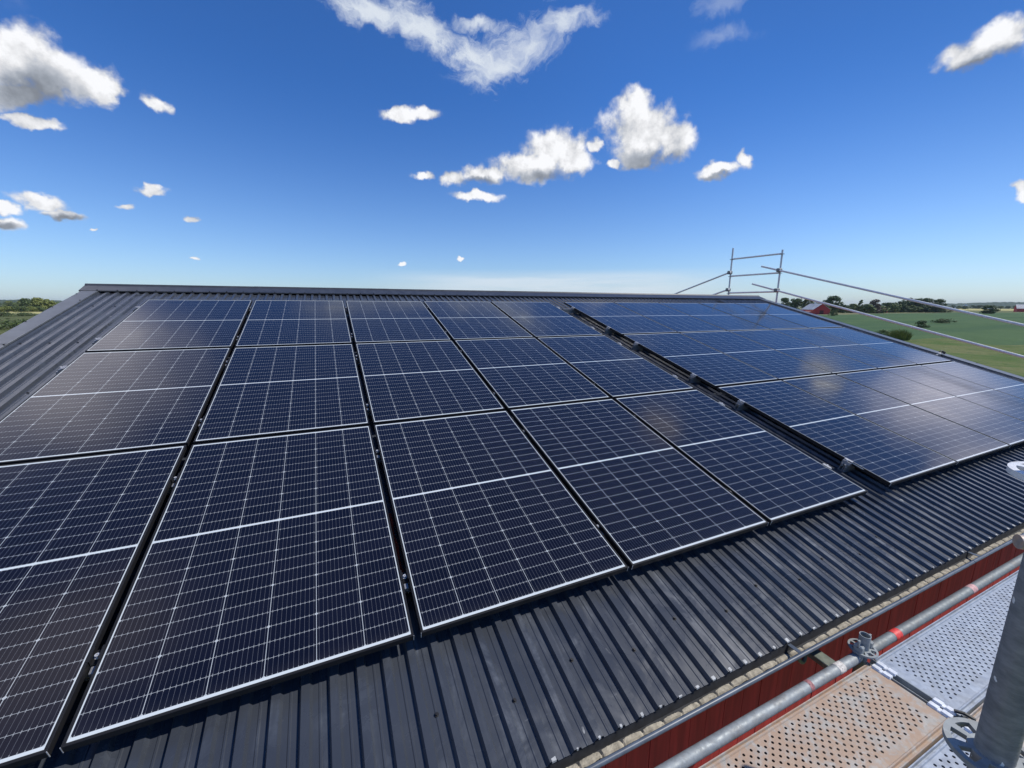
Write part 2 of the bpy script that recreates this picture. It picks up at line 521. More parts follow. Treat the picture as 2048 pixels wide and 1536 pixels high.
def m_galv(name, base=(0.42, 0.44, 0.45), rough=0.45, rust=0.0, dirt=0.35, scale=1.0, metal=0.55):
    m, t, b = mat(name, base, rough, metal)
    p = t.pos()
    sp = t.voro(p, 55 * scale, 'Color')
    spv = t.sep(sp)[0]
    n = t.noise(p, 9 * scale, 6, 0.65, 0.6)
    n2 = t.noise(p, 34 * scale, 4, 0.6)
    dk = tuple(k * 0.62 for k in base)
    lt = tuple(min(1, k * 1.12) for k in base)
    c = t.mix(t.m('MULTIPLY_ADD', spv, 0.35, t.m('MULTIPLY', n2, 0.5)), dk, lt)
    c = t.mix(t.m('MULTIPLY', t.ss(n, 0.45, 0.72), dirt), c, (0.20, 0.185, 0.165))
    if rust:
        n3 = t.noise(p, 13 * scale, 6, 0.62, 0.9)
        n4 = t.noise(p, 60 * scale, 4, 0.6)
        r = t.ss(t.m('ADD', n3, t.m('MULTIPLY', t.m('SUBTRACT', n4, 0.5), 0.4)), 0.66 - 0.42 * rust, 0.78 - 0.25 * rust)
        rc = t.mix(n4, (0.36, 0.20, 0.11), (0.46, 0.34, 0.24))
        c = t.mix(t.m('MULTIPLY', r, 0.85), c, rc)
        t.l.new(t.m('MULTIPLY', t.m('SUBTRACT', 1.0, r), metal), b.inputs['Metallic'])
    t.l.new(c, b.inputs['Base Color'])
    t.l.new(t.ss(n2, 0.25, 0.75, rough - 0.1, rough + 0.14), b.inputs['Roughness'])
    bump(t, b, n2, 0.12, 0.002)
    return m


def m_plain(name, base, rough=0.6, var=0.25, scale=20.0, metal=0.0):
    m, t, b = mat(name, base, rough, metal)
    n = t.noise(t.pos(), scale, 5, 0.6)
    c = t.mix(t.ss(n, 0.3, 0.72), tuple(k * (1 - var) for k in base), tuple(min(1, k * (1 + var)) for k in base))
    t.l.new(c, b.inputs['Base Color'])
    return m


def m_redwall(name, base, board=0.0):
    m, t, b = mat(name, base, 0.85)
    p = t.pos()
    g = t.noise(t.v('MULTIPLY', p, (22, 22, 1.4)), 1.0, 5, 0.65)
    n = t.noise(p, 2.2, 4)
    c = t.mix(t.ss(g, 0.3, 0.75), tuple(k * 0.72 for k in base), tuple(k * 1.18 for k in base))
    c = t.mix(t.m('MULTIPLY', t.ss(n, 0.5, 0.8), 0.4), c, tuple(k * 0.6 for k in base))
    t.l.new(c, b.inputs['Base Color'])
    bump(t, b, g, 0.25, 0.004)
    return m


def m_leaf(name, a, bcol, c2=None):
    m, t, b = mat(name, a, 0.6)
    oi = t.n.new('ShaderNodeObjectInfo').outputs['Random']
    n = t.noise(t.coord('Object'), 0.9, 3, 0.6)
    n2 = t.noise(t.coord('Object'), 6.0, 2, 0.6)
    c = t.mix(t.ss(t.m('ADD', n, t.m('MULTIPLY', t.m('SUBTRACT', n2, 0.5), 0.5)), 0.3, 0.7), a, bcol)
    c = t.mix(t.m('MULTIPLY', oi, 0.5), c, c2 or tuple(k * 0.75 for k in bcol))
    t.l.new(c, b.inputs['Base Color'])
    b.inputs['Specular IOR Level'].default_value = 0.25
    return m


M_GLASS, M_FRAME, M_ROOF = m_glass(), m_frame(), m_roof()
M_RIM = m_plain("gutter_blue_grey_coating", (0.085, 0.105, 0.135), 0.4, 0.25, 14)
M_FLASH = m_plain("charcoal_flashing", (0.050, 0.053, 0.060), 0.30, 0.18, 10)
M_VERGE = m_plain("charcoal_verge_with_painted_sheen", (0.095, 0.105, 0.120), 0.34, 0.15, 10)  # same charcoal paint as the cap, lightened so sky sheen is in the colour
M_DARK = m_plain("dark_screw_head", (0.012, 0.012, 0.014), 0.4)
M_EDGE = m_plain("bare_cut_steel_edge", (0.40, 0.41, 0.41), 0.5, 0.3, 60)
M_SILT = m_plain("beige_dry_sediment", (0.40, 0.365, 0.295), 0.95, 0.35, 30)
M_ALU = m_plain("brushed_grey_aluminium", (0.40, 0.40, 0.41), 0.42, 0.2, 120, 0.6)
M_BOLT = m_plain("bright_steel_bolt", (0.80, 0.80, 0.80), 0.35, 0.1, 200, 0.5)
M_RED = m_redwall("falu_red_boards", (0.50, 0.040, 0.034))
M_GALV = m_galv("galvanised_tube", (0.36, 0.39, 0.40), 0.62, dirt=0.6, metal=0.35)
M_GALVD = m_galv("weathered_dark_galvanised_tube", (0.26, 0.285, 0.285), 0.62, dirt=0.6, metal=0.35)
M_RAIL = m_galv("pale_galvanised_tube", (0.84, 0.85, 0.86), 0.45, dirt=0.06, metal=0.1)
M_PLANK = m_galv("pale_zinc_plank", (0.42, 0.47, 0.54), 0.5, dirt=0.3, metal=0.25)
M_PLANKR = m_galv("rust_stained_zinc_plank", (0.50, 0.47, 0.42), 0.65, rust=0.76, dirt=0.3, metal=0.15)
M_PLANKB = m_galv("brown_stained_zinc_plank", (0.52, 0.47, 0.42), 0.6, rust=0.35, dirt=0.5, metal=0.2)
M_REDTAPE = m_plain("red_tape", (0.75, 0.06, 0.05), 0.5, 0.25, 60)
M_WHITETAPE = m_plain("scuffed_white_tape", (0.66, 0.62, 0.56), 0.7, 0.45, 70)
M_CABLE = m_plain("black_cable_rubber", (0.010, 0.010, 0.011), 0.5)
M_STRAP = m_plain("rust_red_strap", (0.40, 0.045, 0.018), 0.8, 0.4, 80)
M_LABEL = m_plain("white_sticker", (0.8, 0.8, 0.8), 0.5, 0.05)
M_ZINC = m_plain("white_zinc_hook", (0.78, 0.80, 0.82), 0.42, 0.15, 40, 0.25)


M_HOLESHADE = m_plain("painted_plank_hole_shade", (0.016, 0.014, 0.013), 0.9)  # plank underside: shade inside the holes put into the colour


def m_post():
    m, t, b = mat("grey_standard_with_plaster_splashes", (0.2, 0.2, 0.2), 0.5, 0.35)
    o = t.coord('Object')
    n = t.noise(t.v('MULTIPLY', o, (1, 1, 2.2)), 34, 5, 0.6)
    n2 = t.noise(t.v('MULTIPLY', o, (1, 1, 4.0)), 120, 3, 0.6)
    c = t.mix(t.ss(n, 0.3, 0.75), (0.19, 0.20, 0.205), (0.33, 0.335, 0.34))
    c = t.mix(t.m('MULTIPLY', n2, 0.3), c, (0.16, 0.16, 0.165))
    v = t.voro(t.v('ADD', t.v('MULTIPLY', o, (1, 1, 0.55)), t.v('SCALE', t.noise(o, 60, 2, col=True), 0.012)), 95, 'Distance')
    vs = t.sep(t.voro(t.v('ADD', t.v('MULTIPLY', o, (1, 1, 0.55)), t.v('SCALE', t.noise(o, 60, 2, col=True), 0.012)), 95, 'Color'))[0]
    spl = t.m('LESS_THAN', v, t.ss(vs, 0.55, 1.0, 0.0, 0.34))
    c = t.mix(spl, c, (0.82, 0.82, 0.80))
    t.l.new(c, b.inputs['Base Color'])
    bump(t, b, t.m('ADD', n2, t.m('MULTIPLY', n, 0.6)), 0.35, 0.0015)
    t.l.new(t.ss(n2, 0.3, 0.7, 0.45, 0.65), b.inputs['Roughness'])
    return m


M_POST = m_post()

# ================================================================ ground
def hgt(x, y):
    """gentle ground: flat by the building, a swell in the crop to the right"""
    z = 1.5 * math.exp(-(((x - 205) / 60) ** 2 + ((y - 28) / 30) ** 2))
    z += 0.7 * math.exp(-(((x - 190) / 50) ** 2 + ((y - 95) / 30) ** 2))
    r = math.hypot(x, y)
    z += 0.18 * math.sin(x * 0.045 + 1.0) * math.sin(y * 0.06) * min(1, max(0, (r - 25) / 40)) * (1 if r < 700 else max(0, 1 - (r - 700) / 500))
    return z


def polar(name, az0, az1, r0, r1, off, material, na=60, nr=24, wob=0.0, power=1.0):
    mb = MB()
    vs, fs = [], []
    for i in range(na + 1):
        az = R_(az0 + (az1 - az0) * i / na)
        a = (r0(math.degrees(az)) if callable(r0) else r0)
        b = (r1(math.degrees(az)) if callable(r1) else r1)
        if wob: a *= 1 + wob * math.sin(i * 0.9) * math.sin(i * 0.37 + 1); b *= 1 + wob * math.sin(i * 0.7 + 2) * math.sin(i * 0.23)
        for j in range(nr + 1):
            r = a + (b - a) * (j / nr) ** power
            x, y = r * math.sin(az), r * math.cos(az)
            edge = 0 if j in (0, nr) or i in (0, na) else 1
            vs.append((x, y, hgt(x, y) + (off if edge else min(off, 0.02))))
    for i in range(na):
        for j in range(nr):
            k = i * (nr + 1) + j
            fs.append((k, k + 1, k + nr + 2, k + nr + 1))
    mb.add(vs, fs)
    o = mb.build(name, material, smooth=True)
    return o


def m_field(name, a, bcol, scale, streak=None, c3=None, bs=0.5):
    m, t, b = mat(name, a, 0.9)
    p = t.pos()
    n = t.noise(p, scale, 6, 0.65, 0.5)
    nf = t.noise(p, 1.3, 4, 0.7)
    c = t.mix(t.ss(n, 0.32, 0.68), a, bcol)
    if streak:
        s = t.noise(t.v('MULTIPLY', p, streak), 1.0, 3, 0.6)
        c = t.mix(t.m('MULTIPLY', t.ss(s, 0.42, 0.62), 0.55), c, c3 or tuple(k * 0.75 for k in a))
    elif c3:
        c = t.mix(t.ss(t.noise(p, scale * 2.7, 5, 0.7), 0.55, 0.72), c, c3)
    c = t.mix(t.m('MULTIPLY', t.ss(nf, 0.4, 0.75), 0.35), c, tuple(k * 0.55 for k in a))
    t.l.new(c, b.inputs['Base Color'])
    b.inputs['Specular IOR Level'].default_value = 0.12
    bump(t, b, nf, bs, 0.3)
    return m


M_GROUND = m_field("far_plain", (0.16, 0.17, 0.07), (0.085, 0.12, 0.05), 0.006, (0.0016, 0.006, 0.0), (0.30, 0.28, 0.17))
M_ROUGH = m_field("rough_meadow_grass", (0.075, 0.130, 0.028), (0.17, 0.175, 0.070), 0.13, None, (0.040, 0.080, 0.018), 0.8)
M_CROP = m_field("green_cereal_crop", (0.060, 0.116, 0.044), (0.086, 0.146, 0.056), 0.03, (0.02, 0.11, 0.0), (0.044, 0.098, 0.044))
M_OLIVE = m_field("olive_pasture", (0.075, 0.095, 0.030), (0.12, 0.13, 0.045), 0.05)
M_STUB = m_field("yellow_stubble", (0.50, 0.45, 0.19), (0.40, 0.38, 0.16), 0.03)
M_TRACK = m_field("tan_track", (0.30, 0.25, 0.15), (0.22, 0.21, 0.10), 0.1)

mb = MB()
rings = [0, 8, 16, 26, 40, 55, 70, 85, 100, 120, 140, 160, 180, 205, 230, 260, 300, 350, 420, 520, 650, 850, 1200, 1800, 3000, 5000, 8000, 14000]
NA = 180
vs = [(0, 0, 0)]
for r in rings[1:]:
    for k in range(NA):
        a = 2 * math.pi * k / NA
        x, y = r * math.sin(a), r * math.cos(a)
        vs.append((x, y, hgt(x, y) if r < 1300 else 0))
fs = [(0, 1 + (k + 1) % NA, 1 + k) for k in range(NA)]
for i in range(len(rings) - 2):
    for k in range(NA):
        a, b_ = 1 + i * NA + k, 1 + i * NA + (k + 1) % NA
        fs.append((a, b_, b_ + NA, a + NA))
mb.add(vs, fs)
tag(mb.build('ground', M_GROUND, smooth=True), kind='structure')

tag(polar('meadow', 30, 150, 8, 122, 0.05, M_ROUGH, 70, 26), kind='structure')
crop_near = lambda az: 107 + 5 * math.sin(az * 0.9) + max(0, (az - 76)) * 1.6
crop_far = lambda az: 335 + max(0, (az - 62)) * 22
tag(polar('crop_field', 52, 118, crop_near, crop_far, 0.45, M_CROP, 90, 40, 0.015), kind='structure')
tag(polar('farm_track', 54, 72, lambda a: crop_far(a) + 2, lambda a: crop_far(a) + 26, 0.06, M_TRACK, 40, 4, 0.01), kind='structure')
tag(polar('pasture', -70, 10, 118, 372, 0.10, M_OLIVE, 60, 20), kind='structure')
tag(polar('grass_field', -80, 20, 12, 117, 0.06, M_CROP, 50, 14), kind='structure')
tag(polar('stubble_field', -70, 10, 374, 560, 0.12, M_STUB, 40, 6), kind='structure')
tag(polar('pale_field', 70, 100, 900, 1500, 0.3, M_STUB, 30, 6), kind='structure')


# far wooded hills on the horizon
def m_hill():
    m, t, b = mat("far_wooded_slopes", (0.05, 0.075, 0.04), 0.95)
    n = t.noise(t.pos(), 0.02, 6, 0.7)
    t.l.new(t.mix(t.ss(n, 0.3, 0.7), (0.030, 0.052, 0.028), (0.075, 0.10, 0.05)), b.inputs['Base Color'])
    b.inputs['Specular IOR Level'].default_value = 0.1
    return m


M_HILL = m_hill()


def hills(name, az0, az1, dist, hh, depth, seed, n=420):
    r = random.Random(seed)
    ph = [r.uniform(0, 6.3) for _ in range(8)]
    vs, fs = [], []
    for i in range(n + 1):
        t_ = i / n
        az = R_(az0 + (az1 - az0) * t_)
        h = hh * (0.62 + 0.22 * math.sin(t_ * 9 + ph[0]) + 0.13 * math.sin(t_ * 23 + ph[1]) + 0.08 * math.sin(t_ * 61 + ph[2]))
        h *= min(1, t_ * 8, (1 - t_) * 8) ** 0.5 if 0 < t_ < 1 else 0
        for j in range(7):
            f = j / 6
            d = dist + depth * f
            z = h * (math.sin(f * math.pi * 0.55) if j < 6 else 0) + (r.uniform(0, hh * 0.10) if 0 < j < 6 else -1)
            vs.append((d * math.sin(az), d * math.cos(az), z if j else -1))
    for i in range(n):
        for j in range(6):
            k = i * 7 + j
            fs.append((k, k + 1, k + 8, k + 7))
    tag(MB().add(vs, fs).build(name, M_HILL), kind='structure')


hills('hills', 40, 108, 3600, 46, 1200, 3)
hills('hills_west', -62, 4, 2300, 34, 900, 5)

# ================================================================ trees and bushes
M_LEAF_D = m_leaf("dark_green_foliage", (0.060, 0.095, 0.036), (0.120, 0.165, 0.060))
M_LEAF_M = m_leaf("mid_green_foliage", (0.095, 0.145, 0.045), (0.18, 0.225, 0.075))
M_LEAF_Y = m_leaf("yellow_green_foliage", (0.13, 0.165, 0.040), (0.24, 0.26, 0.075))
M_LEAF_B = m_leaf("purple_brown_foliage", (0.10, 0.075, 0.06), (0.17, 0.13, 0.10))
M_BARK = m_plain("bark", (0.10, 0.08, 0.06), 0.9)


def crown_bm(h, wd, low, seed, n, leaf, conic=0.0):
    """leaf clumps spread through an uneven crown"""
    r = random.Random(seed)
    mb = MB()
    clumps = []
    nc = max(8, int(16 + wd * 2.2))
    for _ in range(nc):
        f = r.random()
        z = low + (h - low) * f
        rad = wd * 0.5 * (math.sin(math.pi * (0.26 + 0.66 * f)) ** 0.8) * (1 - conic * f)
        a = r.uniform(0, 6.283); q = rad * r.random() ** 0.5
        s = wd * r.uniform(0.12, 0.24) * (1 - 0.4 * conic * f)
        clumps.append((q * math.cos(a), q * math.sin(a), min(z, h - s * 0.5), s))
    vs, fs = [], []
    for k in range(n):
        cx, cy, cz, s = clumps[r.randrange(nc)]
        d = Vector((r.gauss(0, 1), r.gauss(0, 1), r.gauss(0, 1)))
        d = d.normalized() * s * (0.45 + 0.65 * r.random() ** 0.6)
        p = Vector((cx, cy, cz)) + Vector((d.x, d.y, d.z * 0.75))
        if p.z < low * 0.6: p.z = low * 0.6 + r.random() * s * 0.4
        nrm = (d.normalized() + Vector((r.gauss(0, .5), r.gauss(0, .5), r.gauss(0, .5) + 0.3))).normalized()
        x = nrm.orthogonal().normalized(); y = nrm.cross(x)
        a = r.uniform(0, 6.283); x, y = x * math.cos(a) + y * math.sin(a), y * math.cos(a) - x * math.sin(a)
        l = leaf * r.uniform(0.6, 1.4)
        o = len(vs)
        vs += [p - x * l, p - y * l * 0.5, p + x * l, p + y * l * 0.5]
        fs.append((o, o + 1, o + 2, o + 3))
    mb.add(vs, fs)
    return mb


def trunk_bm(h, r0, seed):
    r = random.Random(seed)
    mb = MB()
    top = Vector((r.uniform(-.1, .1) * h, r.uniform(-.1, .1) * h, h * 0.75))
    mid = top * 0.45 + Vector((r.uniform(-.2, .2), r.uniform(-.2, .2), 0))
    mb.tube((0, 0, -0.2), mid, r0, 8, r0 * 0.7); mb.tube(mid, top, r0 * 0.7, 8, r0 * 0.2)
    for _ in range(4):
        a = r.uniform(0, 6.28)
        mb.tube(mid * r.uniform(.8, 1.1), mid + Vector((math.cos(a) * h * .22, math.sin(a) * h * .22, h * .25)), r0 * 0.4, 6, r0 * 0.1)
    return mb


LEAFM = dict(d=M_LEAF_D, m=M_LEAF_M, y=M_LEAF_Y, b=M_LEAF_B)
PROTO = {}


def tree_mesh(kind, var):
    key = (kind, var)
    if key not in PROTO:
        seed = hash((kind, var)) % 1000 if False else sum(map(ord, kind)) * 7 + var * 13
        h = 10.0
        wd = {'r': 8.5, 'n': 4.2, 's': 6.0}[kind[1]]
        low = {'r': 0.5, 'n': 0.5, 's': 0.9}[kind[1]]
        con = {'r': 0.0, 'n': 0.55, 's': 0.15}[kind[1]]
        cm = crown_bm(h, wd, low, seed, 3000, 0.46, con).mesh('crown', LEAFM[kind[0]])
        tm = trunk_bm(h, 0.26, seed + 1).mesh('trunk', M_BARK)
        PROTO[key] = (cm, tm)
    return PROTO[key]


def azd(az, d):
    return d * math.sin(R_(az)), d * math.cos(R_(az))


def tree(kind, var, az, d, h, label, group, name='tree', wide=1.0):
    x, y = azd(az, d)
    cm, tm = tree_mesh(kind, var)
    t = empty(name, (x, y, hgt(x, y)), label, 'tree', group, (0, 0, rng.uniform(0, 6.28)))
    t.scale = (h / 10 * wide, h / 10 * wide, h / 10)
    c = link('crown', cm, t); k = link('trunk', tm, t)
    return t


BUSHP = {}


def bush(kind, var, az, d, h, wd, label, group=None, name='bush', cat='bush'):
    x, y = azd(az, d)
    key = (kind, var)
    if key not in BUSHP:
        BUSHP[key] = (crown_bm(2.0, 3.2, 0.15, 50 + var * 3 + ord(kind), 1400, 0.13).mesh('foliage', LEAFM[kind]),
                      trunk_bm(1.6, 0.05, 60 + var).mesh('stem', M_BARK))
    t = empty(name, (x, y, hgt(x, y)), label, cat, group, (0, 0, rng.uniform(0, 6.28)))
    t.scale = (wd / 3.2, wd / 3.2, h / 2.0)
    link('foliage', BUSHP[key][0], t); link('stem', BUSHP[key][1], t)
    return t

G_R = 'trees beyond the green crop on the right'
tree('dr', 0, 57.4, 430, 12.5, 'broad dark green tree standing left of the red barn roof', G_R)
tree('dr', 1, 58.6, 445, 12.2, 'dark round tree just behind the ridge of the grey barn roof', G_R)
tree('dr', 2, 59.8, 450, 11.8, 'dark tree peeking over the middle of the barn roof', G_R)
tree('dr', 3, 61.9, 435, 13.6, 'tall open topped dark tree standing right of the red barn', G_R)
tree('mr', 0, 61.3, 425, 7.0, 'low mid green tree touching the right wall of the barn', G_R, wide=1.2)
tree('mr', 1, 62.9, 440, 7.0, 'low green tree right of the tall open topped tree', G_R, wide=1.3)
tree('mn', 0, 64.3, 450, 10.8, 'pointed spire tree rising from the low trees behind the rail', G_R)
tree('mr', 2, 63.7, 455, 7.6, 'bushy green tree left of the pointed spire tree', G_R, wide=1.3)
tree('br', 0, 65.4, 455, 11.0, 'purple brown topped tree left of the small red hut', G_R)
tree('mr', 0, 64.9, 445, 7.4, 'rounded mid green tree between spire tree and brown tree', G_R, wide=1.4)
tree('dr', 1, 66.3, 520, 9.0, 'dark tree directly behind the small red hut', G_R, wide=1.2)
tree('mr', 1, 66.9, 515, 9.0, 'grey green tree right of the small red hut', G_R, wide=1.1)
tree('dr', 2, 67.4, 540, 10.4, 'dark tree at the left end of the tall wood', G_R)
tree('dr', 4, 67.9, 560, 13.2, 'tallest thin crowned tree of the dark wood on the skyline', G_R)
tree('dr', 0, 68.4, 560, 12.6, 'dense dark tree in the middle of the tall wood', G_R)
tree('dr', 1, 68.9, 565, 13.2, 'wide dark tree under the upper guard rail', G_R)
tree('dr', 2, 69.5, 570, 12.6, 'dark tree right of the wide one in the tall wood', G_R)
tree('dr', 0, 70.1, 575, 12.4, 'rounded dark tree at the right end of the tall wood', G_R)
tree('dr', 5, 73.3, 480, 6.6, 'lone dark tree leaning on the far right of the crop', G_R, wide=1.5)
for k, (az, d, h) in enumerate([(62.2, 470, 5.8), (63.2, 475, 6.0), (65.9, 470, 6.2), (67.2, 540, 6.5), (68.2, 545, 6.5), (69.2, 550, 6.0), (70.5, 560, 5.6), (64.2, 470, 6), (66.6, 530, 6.2), (69.8, 550, 6.2), (61.0, 455, 7.5), (60.4, 460, 9)]):
    tree('md'[k % 2] + 'r', k % 3, az, d, h, 'low bushy tree filling the foot of the far right tree row', 'low trees filling the right tree row', wide=2.1)
G_L = 'trees beyond the yellow stubble on the left'
tree('yr', 0, -24.5, 480, 10.2, 'bright yellow green tree beside the left roof edge', G_L)
tree('yr', 1, -23.9, 488, 9.4, 'yellow green tree half hidden by the left roof edge', G_L)
tree('dr', 1, -25.2, 500, 10.0, 'dark green tree left of the bright yellow green tree', G_L)
for k in range(34):
    az = -29.5 + k * 0.23 + rng.uniform(-.1, .1)
    tree('dmy'[k % 3 if k % 5 else 0] + 'rs'[k % 2], k % 3, az, rng.uniform(680, 950), rng.uniform(7, 10), 'small distant tree in the wood along the left horizon', 'trees of the wood along the left horizon', wide=1.3)
for k in range(8):
    bush('d' if k % 3 else 'y', k % 3, -27.6 + k * 0.42, 470 + rng.uniform(-6, 6), 4.2, 9.0, 'clipped dark hedge bush along the far edge of the yellow stubble', 'hedge bushes at the yellow stubble')
for k in range(22):
    tree('dm'[k % 2] + 'r', k % 3, 70.8 + k * 0.42, rng.uniform(1100, 1700), rng.uniform(6, 9), 'tiny far tree on the pale plain at the right horizon', 'trees of the far plain at the right', wide=1.8)
x_, y_ = azd(68.6, 104)
rb_ = empty('reed_bush', (x_, y_, hgt(x_, y_)), 'yellowish reedy bush at the near edge of the green crop', 'bush', 'bushes in the crop')
mbr = MB()
r_ = random.Random(4)
for k in range(900):
    a = r_.uniform(0, 6.283); q = 2.0 * r_.random() ** 0.6
    p0 = Vector((q * math.cos(a), q * math.sin(a), 0))
    hh = (2.5 - 0.42 * q * q * .5) * r_.uniform(.55, 1.05)
    p1 = p0 * 1.22 + Vector((r_.gauss(0, .22), r_.gauss(0, .22), hh))
    sd2 = Vector((r_.gauss(0, 1), r_.gauss(0, 1), 0)).normalized() * 0.055
    pm = (p0 + p1) / 2 + Vector((0, 0, .12))
    mbr.add([p0 - sd2, p0 + sd2, pm + sd2, p1, pm - sd2], [(0, 1, 2, 4), (4, 2, 3)])
mbr.build('blades', M_LEAF_Y, rb_)
rb_.scale = (0.72, 0.72, 0.9)
bush('m', 1, 67.4, 112, 1.3, 2.6, 'small green bush left of the yellowish reedy bush', 'bushes in the crop')
bush('d', 1, 69.7, 147, 2.1, 2.7, 'compact dark bush standing in the green crop', 'bushes in the crop')
bush('d', 2, 71.0, 186, 1.7, 5.2, 'long low dark bush right of the compact one in the crop', 'bushes in the crop')
bush('d', 0, 62.3, 300, 3.6, 3.8, 'rounded dark bush on the field in front of the red barn', 'bushes in the crop')
bush('m', 2, 66.2, 104, 1.0, 2.4, 'low bush just above the roof edge and grass', 'bushes in the crop')
bush('d', 1, -26.6, 312, 2.1, 8.0, 'dark bush at the left picture edge on the olive pasture', 'bushes on the pasture')
bush('d', 2, -25.4, 318, 1.9, 9.0, 'wide dark bush on the olive pasture near the roof edge', 'bushes on the pasture')
bush('d', 0, -26.9, 158, 2.5, 9.0, 'large dark thicket on the lower pasture at the left', 'bushes on the pasture')
bush('m', 1, -24.9, 162, 2.1, 7.0, 'greener thicket beside the large dark one on the left', 'bushes on the pasture')


# ================================================================ far buildings
def house(name, az, d, wx, wy, hw, hr, yaw, wall_m, roof_m, label, cat='barn', group=None, chimney=False, lean=0.4, door=True):
    x, y = azd(az, d)
    t = empty(name, (x, y, hgt(x, y)), label, cat, group, (0, 0, R_(yaw)))
    a, b = wx / 2, wy / 2
    mb = MB()          # gable ends face local +-X ... ridge runs along X
    vs = [(-a, -b, -.3), (a, -b, -.3), (a, b, -.3), (-a, b, -.3), (-a, -b, hw), (a, -b, hw), (a, b, hw), (-a, b, hw), (-a, 0, hw + hr), (a, 0, hw + hr)]
    mb.add(vs, [(0, 1, 5, 4), (2, 3, 7, 6), (1, 2, 6, 9, 5), (3, 0, 4, 8, 7)])
    mb.build('wall', wall_m, t)
    rf = MB()
    e = lean; k = hr / b
    for s in (-1, 1):
        p = [(-a - e, s * (b + e), hw - e * k), (a + e, s * (b + e), hw - e * k), (a + e, 0, hw + hr), (-a - e, 0, hw + hr)]
        q = [(v[0], v[1], v[2] + 0.18) for v in p]
        rf.add(p + q, [(0, 1, 2, 3), (4, 5, 6, 7), (0, 1, 5, 4), (1, 2, 6, 5), (2, 3, 7, 6), (3, 0, 4, 7)])
    rf.build('roof', roof_m, t)
    if door:
        dr = MB().box((a + .02, -wy * .12, 0), (a + .1, wy * .12, hw * .8)); dr.build('door', M_DOOR, t)
    if chimney:
        MB().box((-a * .2, -.5, hw + hr * .7), (-a * .2 + 1.0, .5, hw + hr + 1.3)).build('chimney', M_WHITEW, t)
    return t


M_BARN = m_redwall("bright_red_barn_boards", (0.55, 0.06, 0.055))
M_DOOR = m_plain("dark_door", (0.10, 0.02, 0.02), 0.8)
M_TIN = m_plain("pale_grey_roof_sheet", (0.50, 0.50, 0.50), 0.5, 0.25, 0.6)
M_WHITEW = m_plain("white_render", (0.78, 0.77, 0.74), 0.8, 0.1, 1)
M_TILE = m_plain("dull_red_tiles", (0.32, 0.13, 0.09), 0.8, 0.2, 1)
house('red_barn', 60.55, 385, 20, 10.5, 3.4, 4.0, -128, M_BARN, M_TIN, 'red wooden barn with pale grey roof beyond the right roof edge', chimney=True)
house('lean_to_shed', 60.0, 366, 9, 4, 1.6, 0.8, -128, M_BARN, M_TILE, 'low red lean to shed in front of the barn', 'shed', door=False)
house('red_hut', 66.1, 505, 4.6, 4.2, 2.2, 1.8, -110, M_BARN, M_TILE, 'small red hut at the foot of the trees between both guard rails', 'hut')
house('red_barn', 75.3, 720, 16, 9, 4.0, 4.0, -60, M_BARN, M_TIN, 'dark red barn at the far right picture edge', door=False)
house('white_house', 71.6, 1650, 10, 9, 7, 6, 20, M_WHITEW, M_WHITEW, 'tall white gabled house on the far plain', 'house', door=False)
house('white_shed', 71.1, 1600, 14, 8, 3, 2, 10, M_WHITEW, M_TIN, 'low white shed left of the tall white house', 'shed', door=False)
for k, (az, d) in enumerate([(72.9, 1750), (73.2, 1500)]):
    house('farmhouse', az, d, 20 + 6 * k, 10, 3.5, 3.0, 15, M_WHITEW, M_TILE, ['pale farmhouse with dull red roof on the far plain left of another', 'longer farmhouse with dull red roof near the lone dark tree'][k], 'house', door=False)
house('white_cottage', 61.15, 640, 8, 6, 7.5, 2.5, 30, M_WHITEW, M_WHITEW, 'white cottage gable showing above the barn ridge', 'house', door=False)

# ================================================================ the building under the panels
bld = empty('barn_building', (6.0, 2.8, 0), 'dark red boarded building with charcoal corrugated metal roof carrying the panels', 'building')
BB = (6.0, 2.8, 0.0)
YW0, YW1 = -0.30, 12.36
RY = rp(0, V1, CREST).y
APEX = rp(0, V1, CREST).z


def wall_boards(a, b, axis, at, out, ztop, name):
    """vertical boards with thin joints"""
    mb = MB()
    r = random.Random(int(at * 10) + 5)
    t = a
    while t < b - 0.02:
        wd = min(r.uniform(0.11, 0.155), b - t)
        th = out * (0.022 + r.uniform(0, 0.004))
        zt0, zt1 = ztop(t), ztop(t + wd)
        g = 0.004
        lo, hi = sorted((at, at + th))
        if axis == 'x':
            vs = [(t + g, lo, -.2), (t + wd, lo, -.2), (t + wd, hi, -.2), (t + g, hi, -.2), (t + g, lo, zt0), (t + wd, lo, zt1), (t + wd, hi, zt1), (t + g, hi, zt0)]
        else:
            vs = [(lo, t + g, -.2), (hi, t + g, -.2), (hi, t + wd, -.2), (lo, t + wd, -.2), (lo, t + g, zt0), (hi, t + g, zt0), (hi, t + wd, zt1), (lo, t + wd, zt1)]
        mb.add(vs, [(3, 2, 1, 0), (4, 5, 6, 7), (0, 1, 5, 4), (1, 2, 6, 5), (2, 3, 7, 6), (3, 0, 4, 7)])
        t += wd
    return mb.build(name, M_RED, bld, base=BB)


def under_roof(y):
    v = (y if y <= RY else 2 * RY - y)
    return Z0 + (v) * ST / CT + (CREST - 0.06) / CT
eave_z = under_roof(YW0) - 0.01
wall_boards(-0.55, 12.45, 'x', YW0, -1, lambda t: eave_z, 'wall')
wall_boards(-0.55, 12.45, 'x', 2 * RY - YW0, 1, lambda t: eave_z, 'wall')
wall_boards(YW0, 2 * RY - YW0, 'y', -0.55, -1, lambda t: under_roof(t), 'wall')
wall_boards(YW0, 2 * RY - YW0, 'y', 12.45, 1, lambda t: under_roof(t), 'wall')


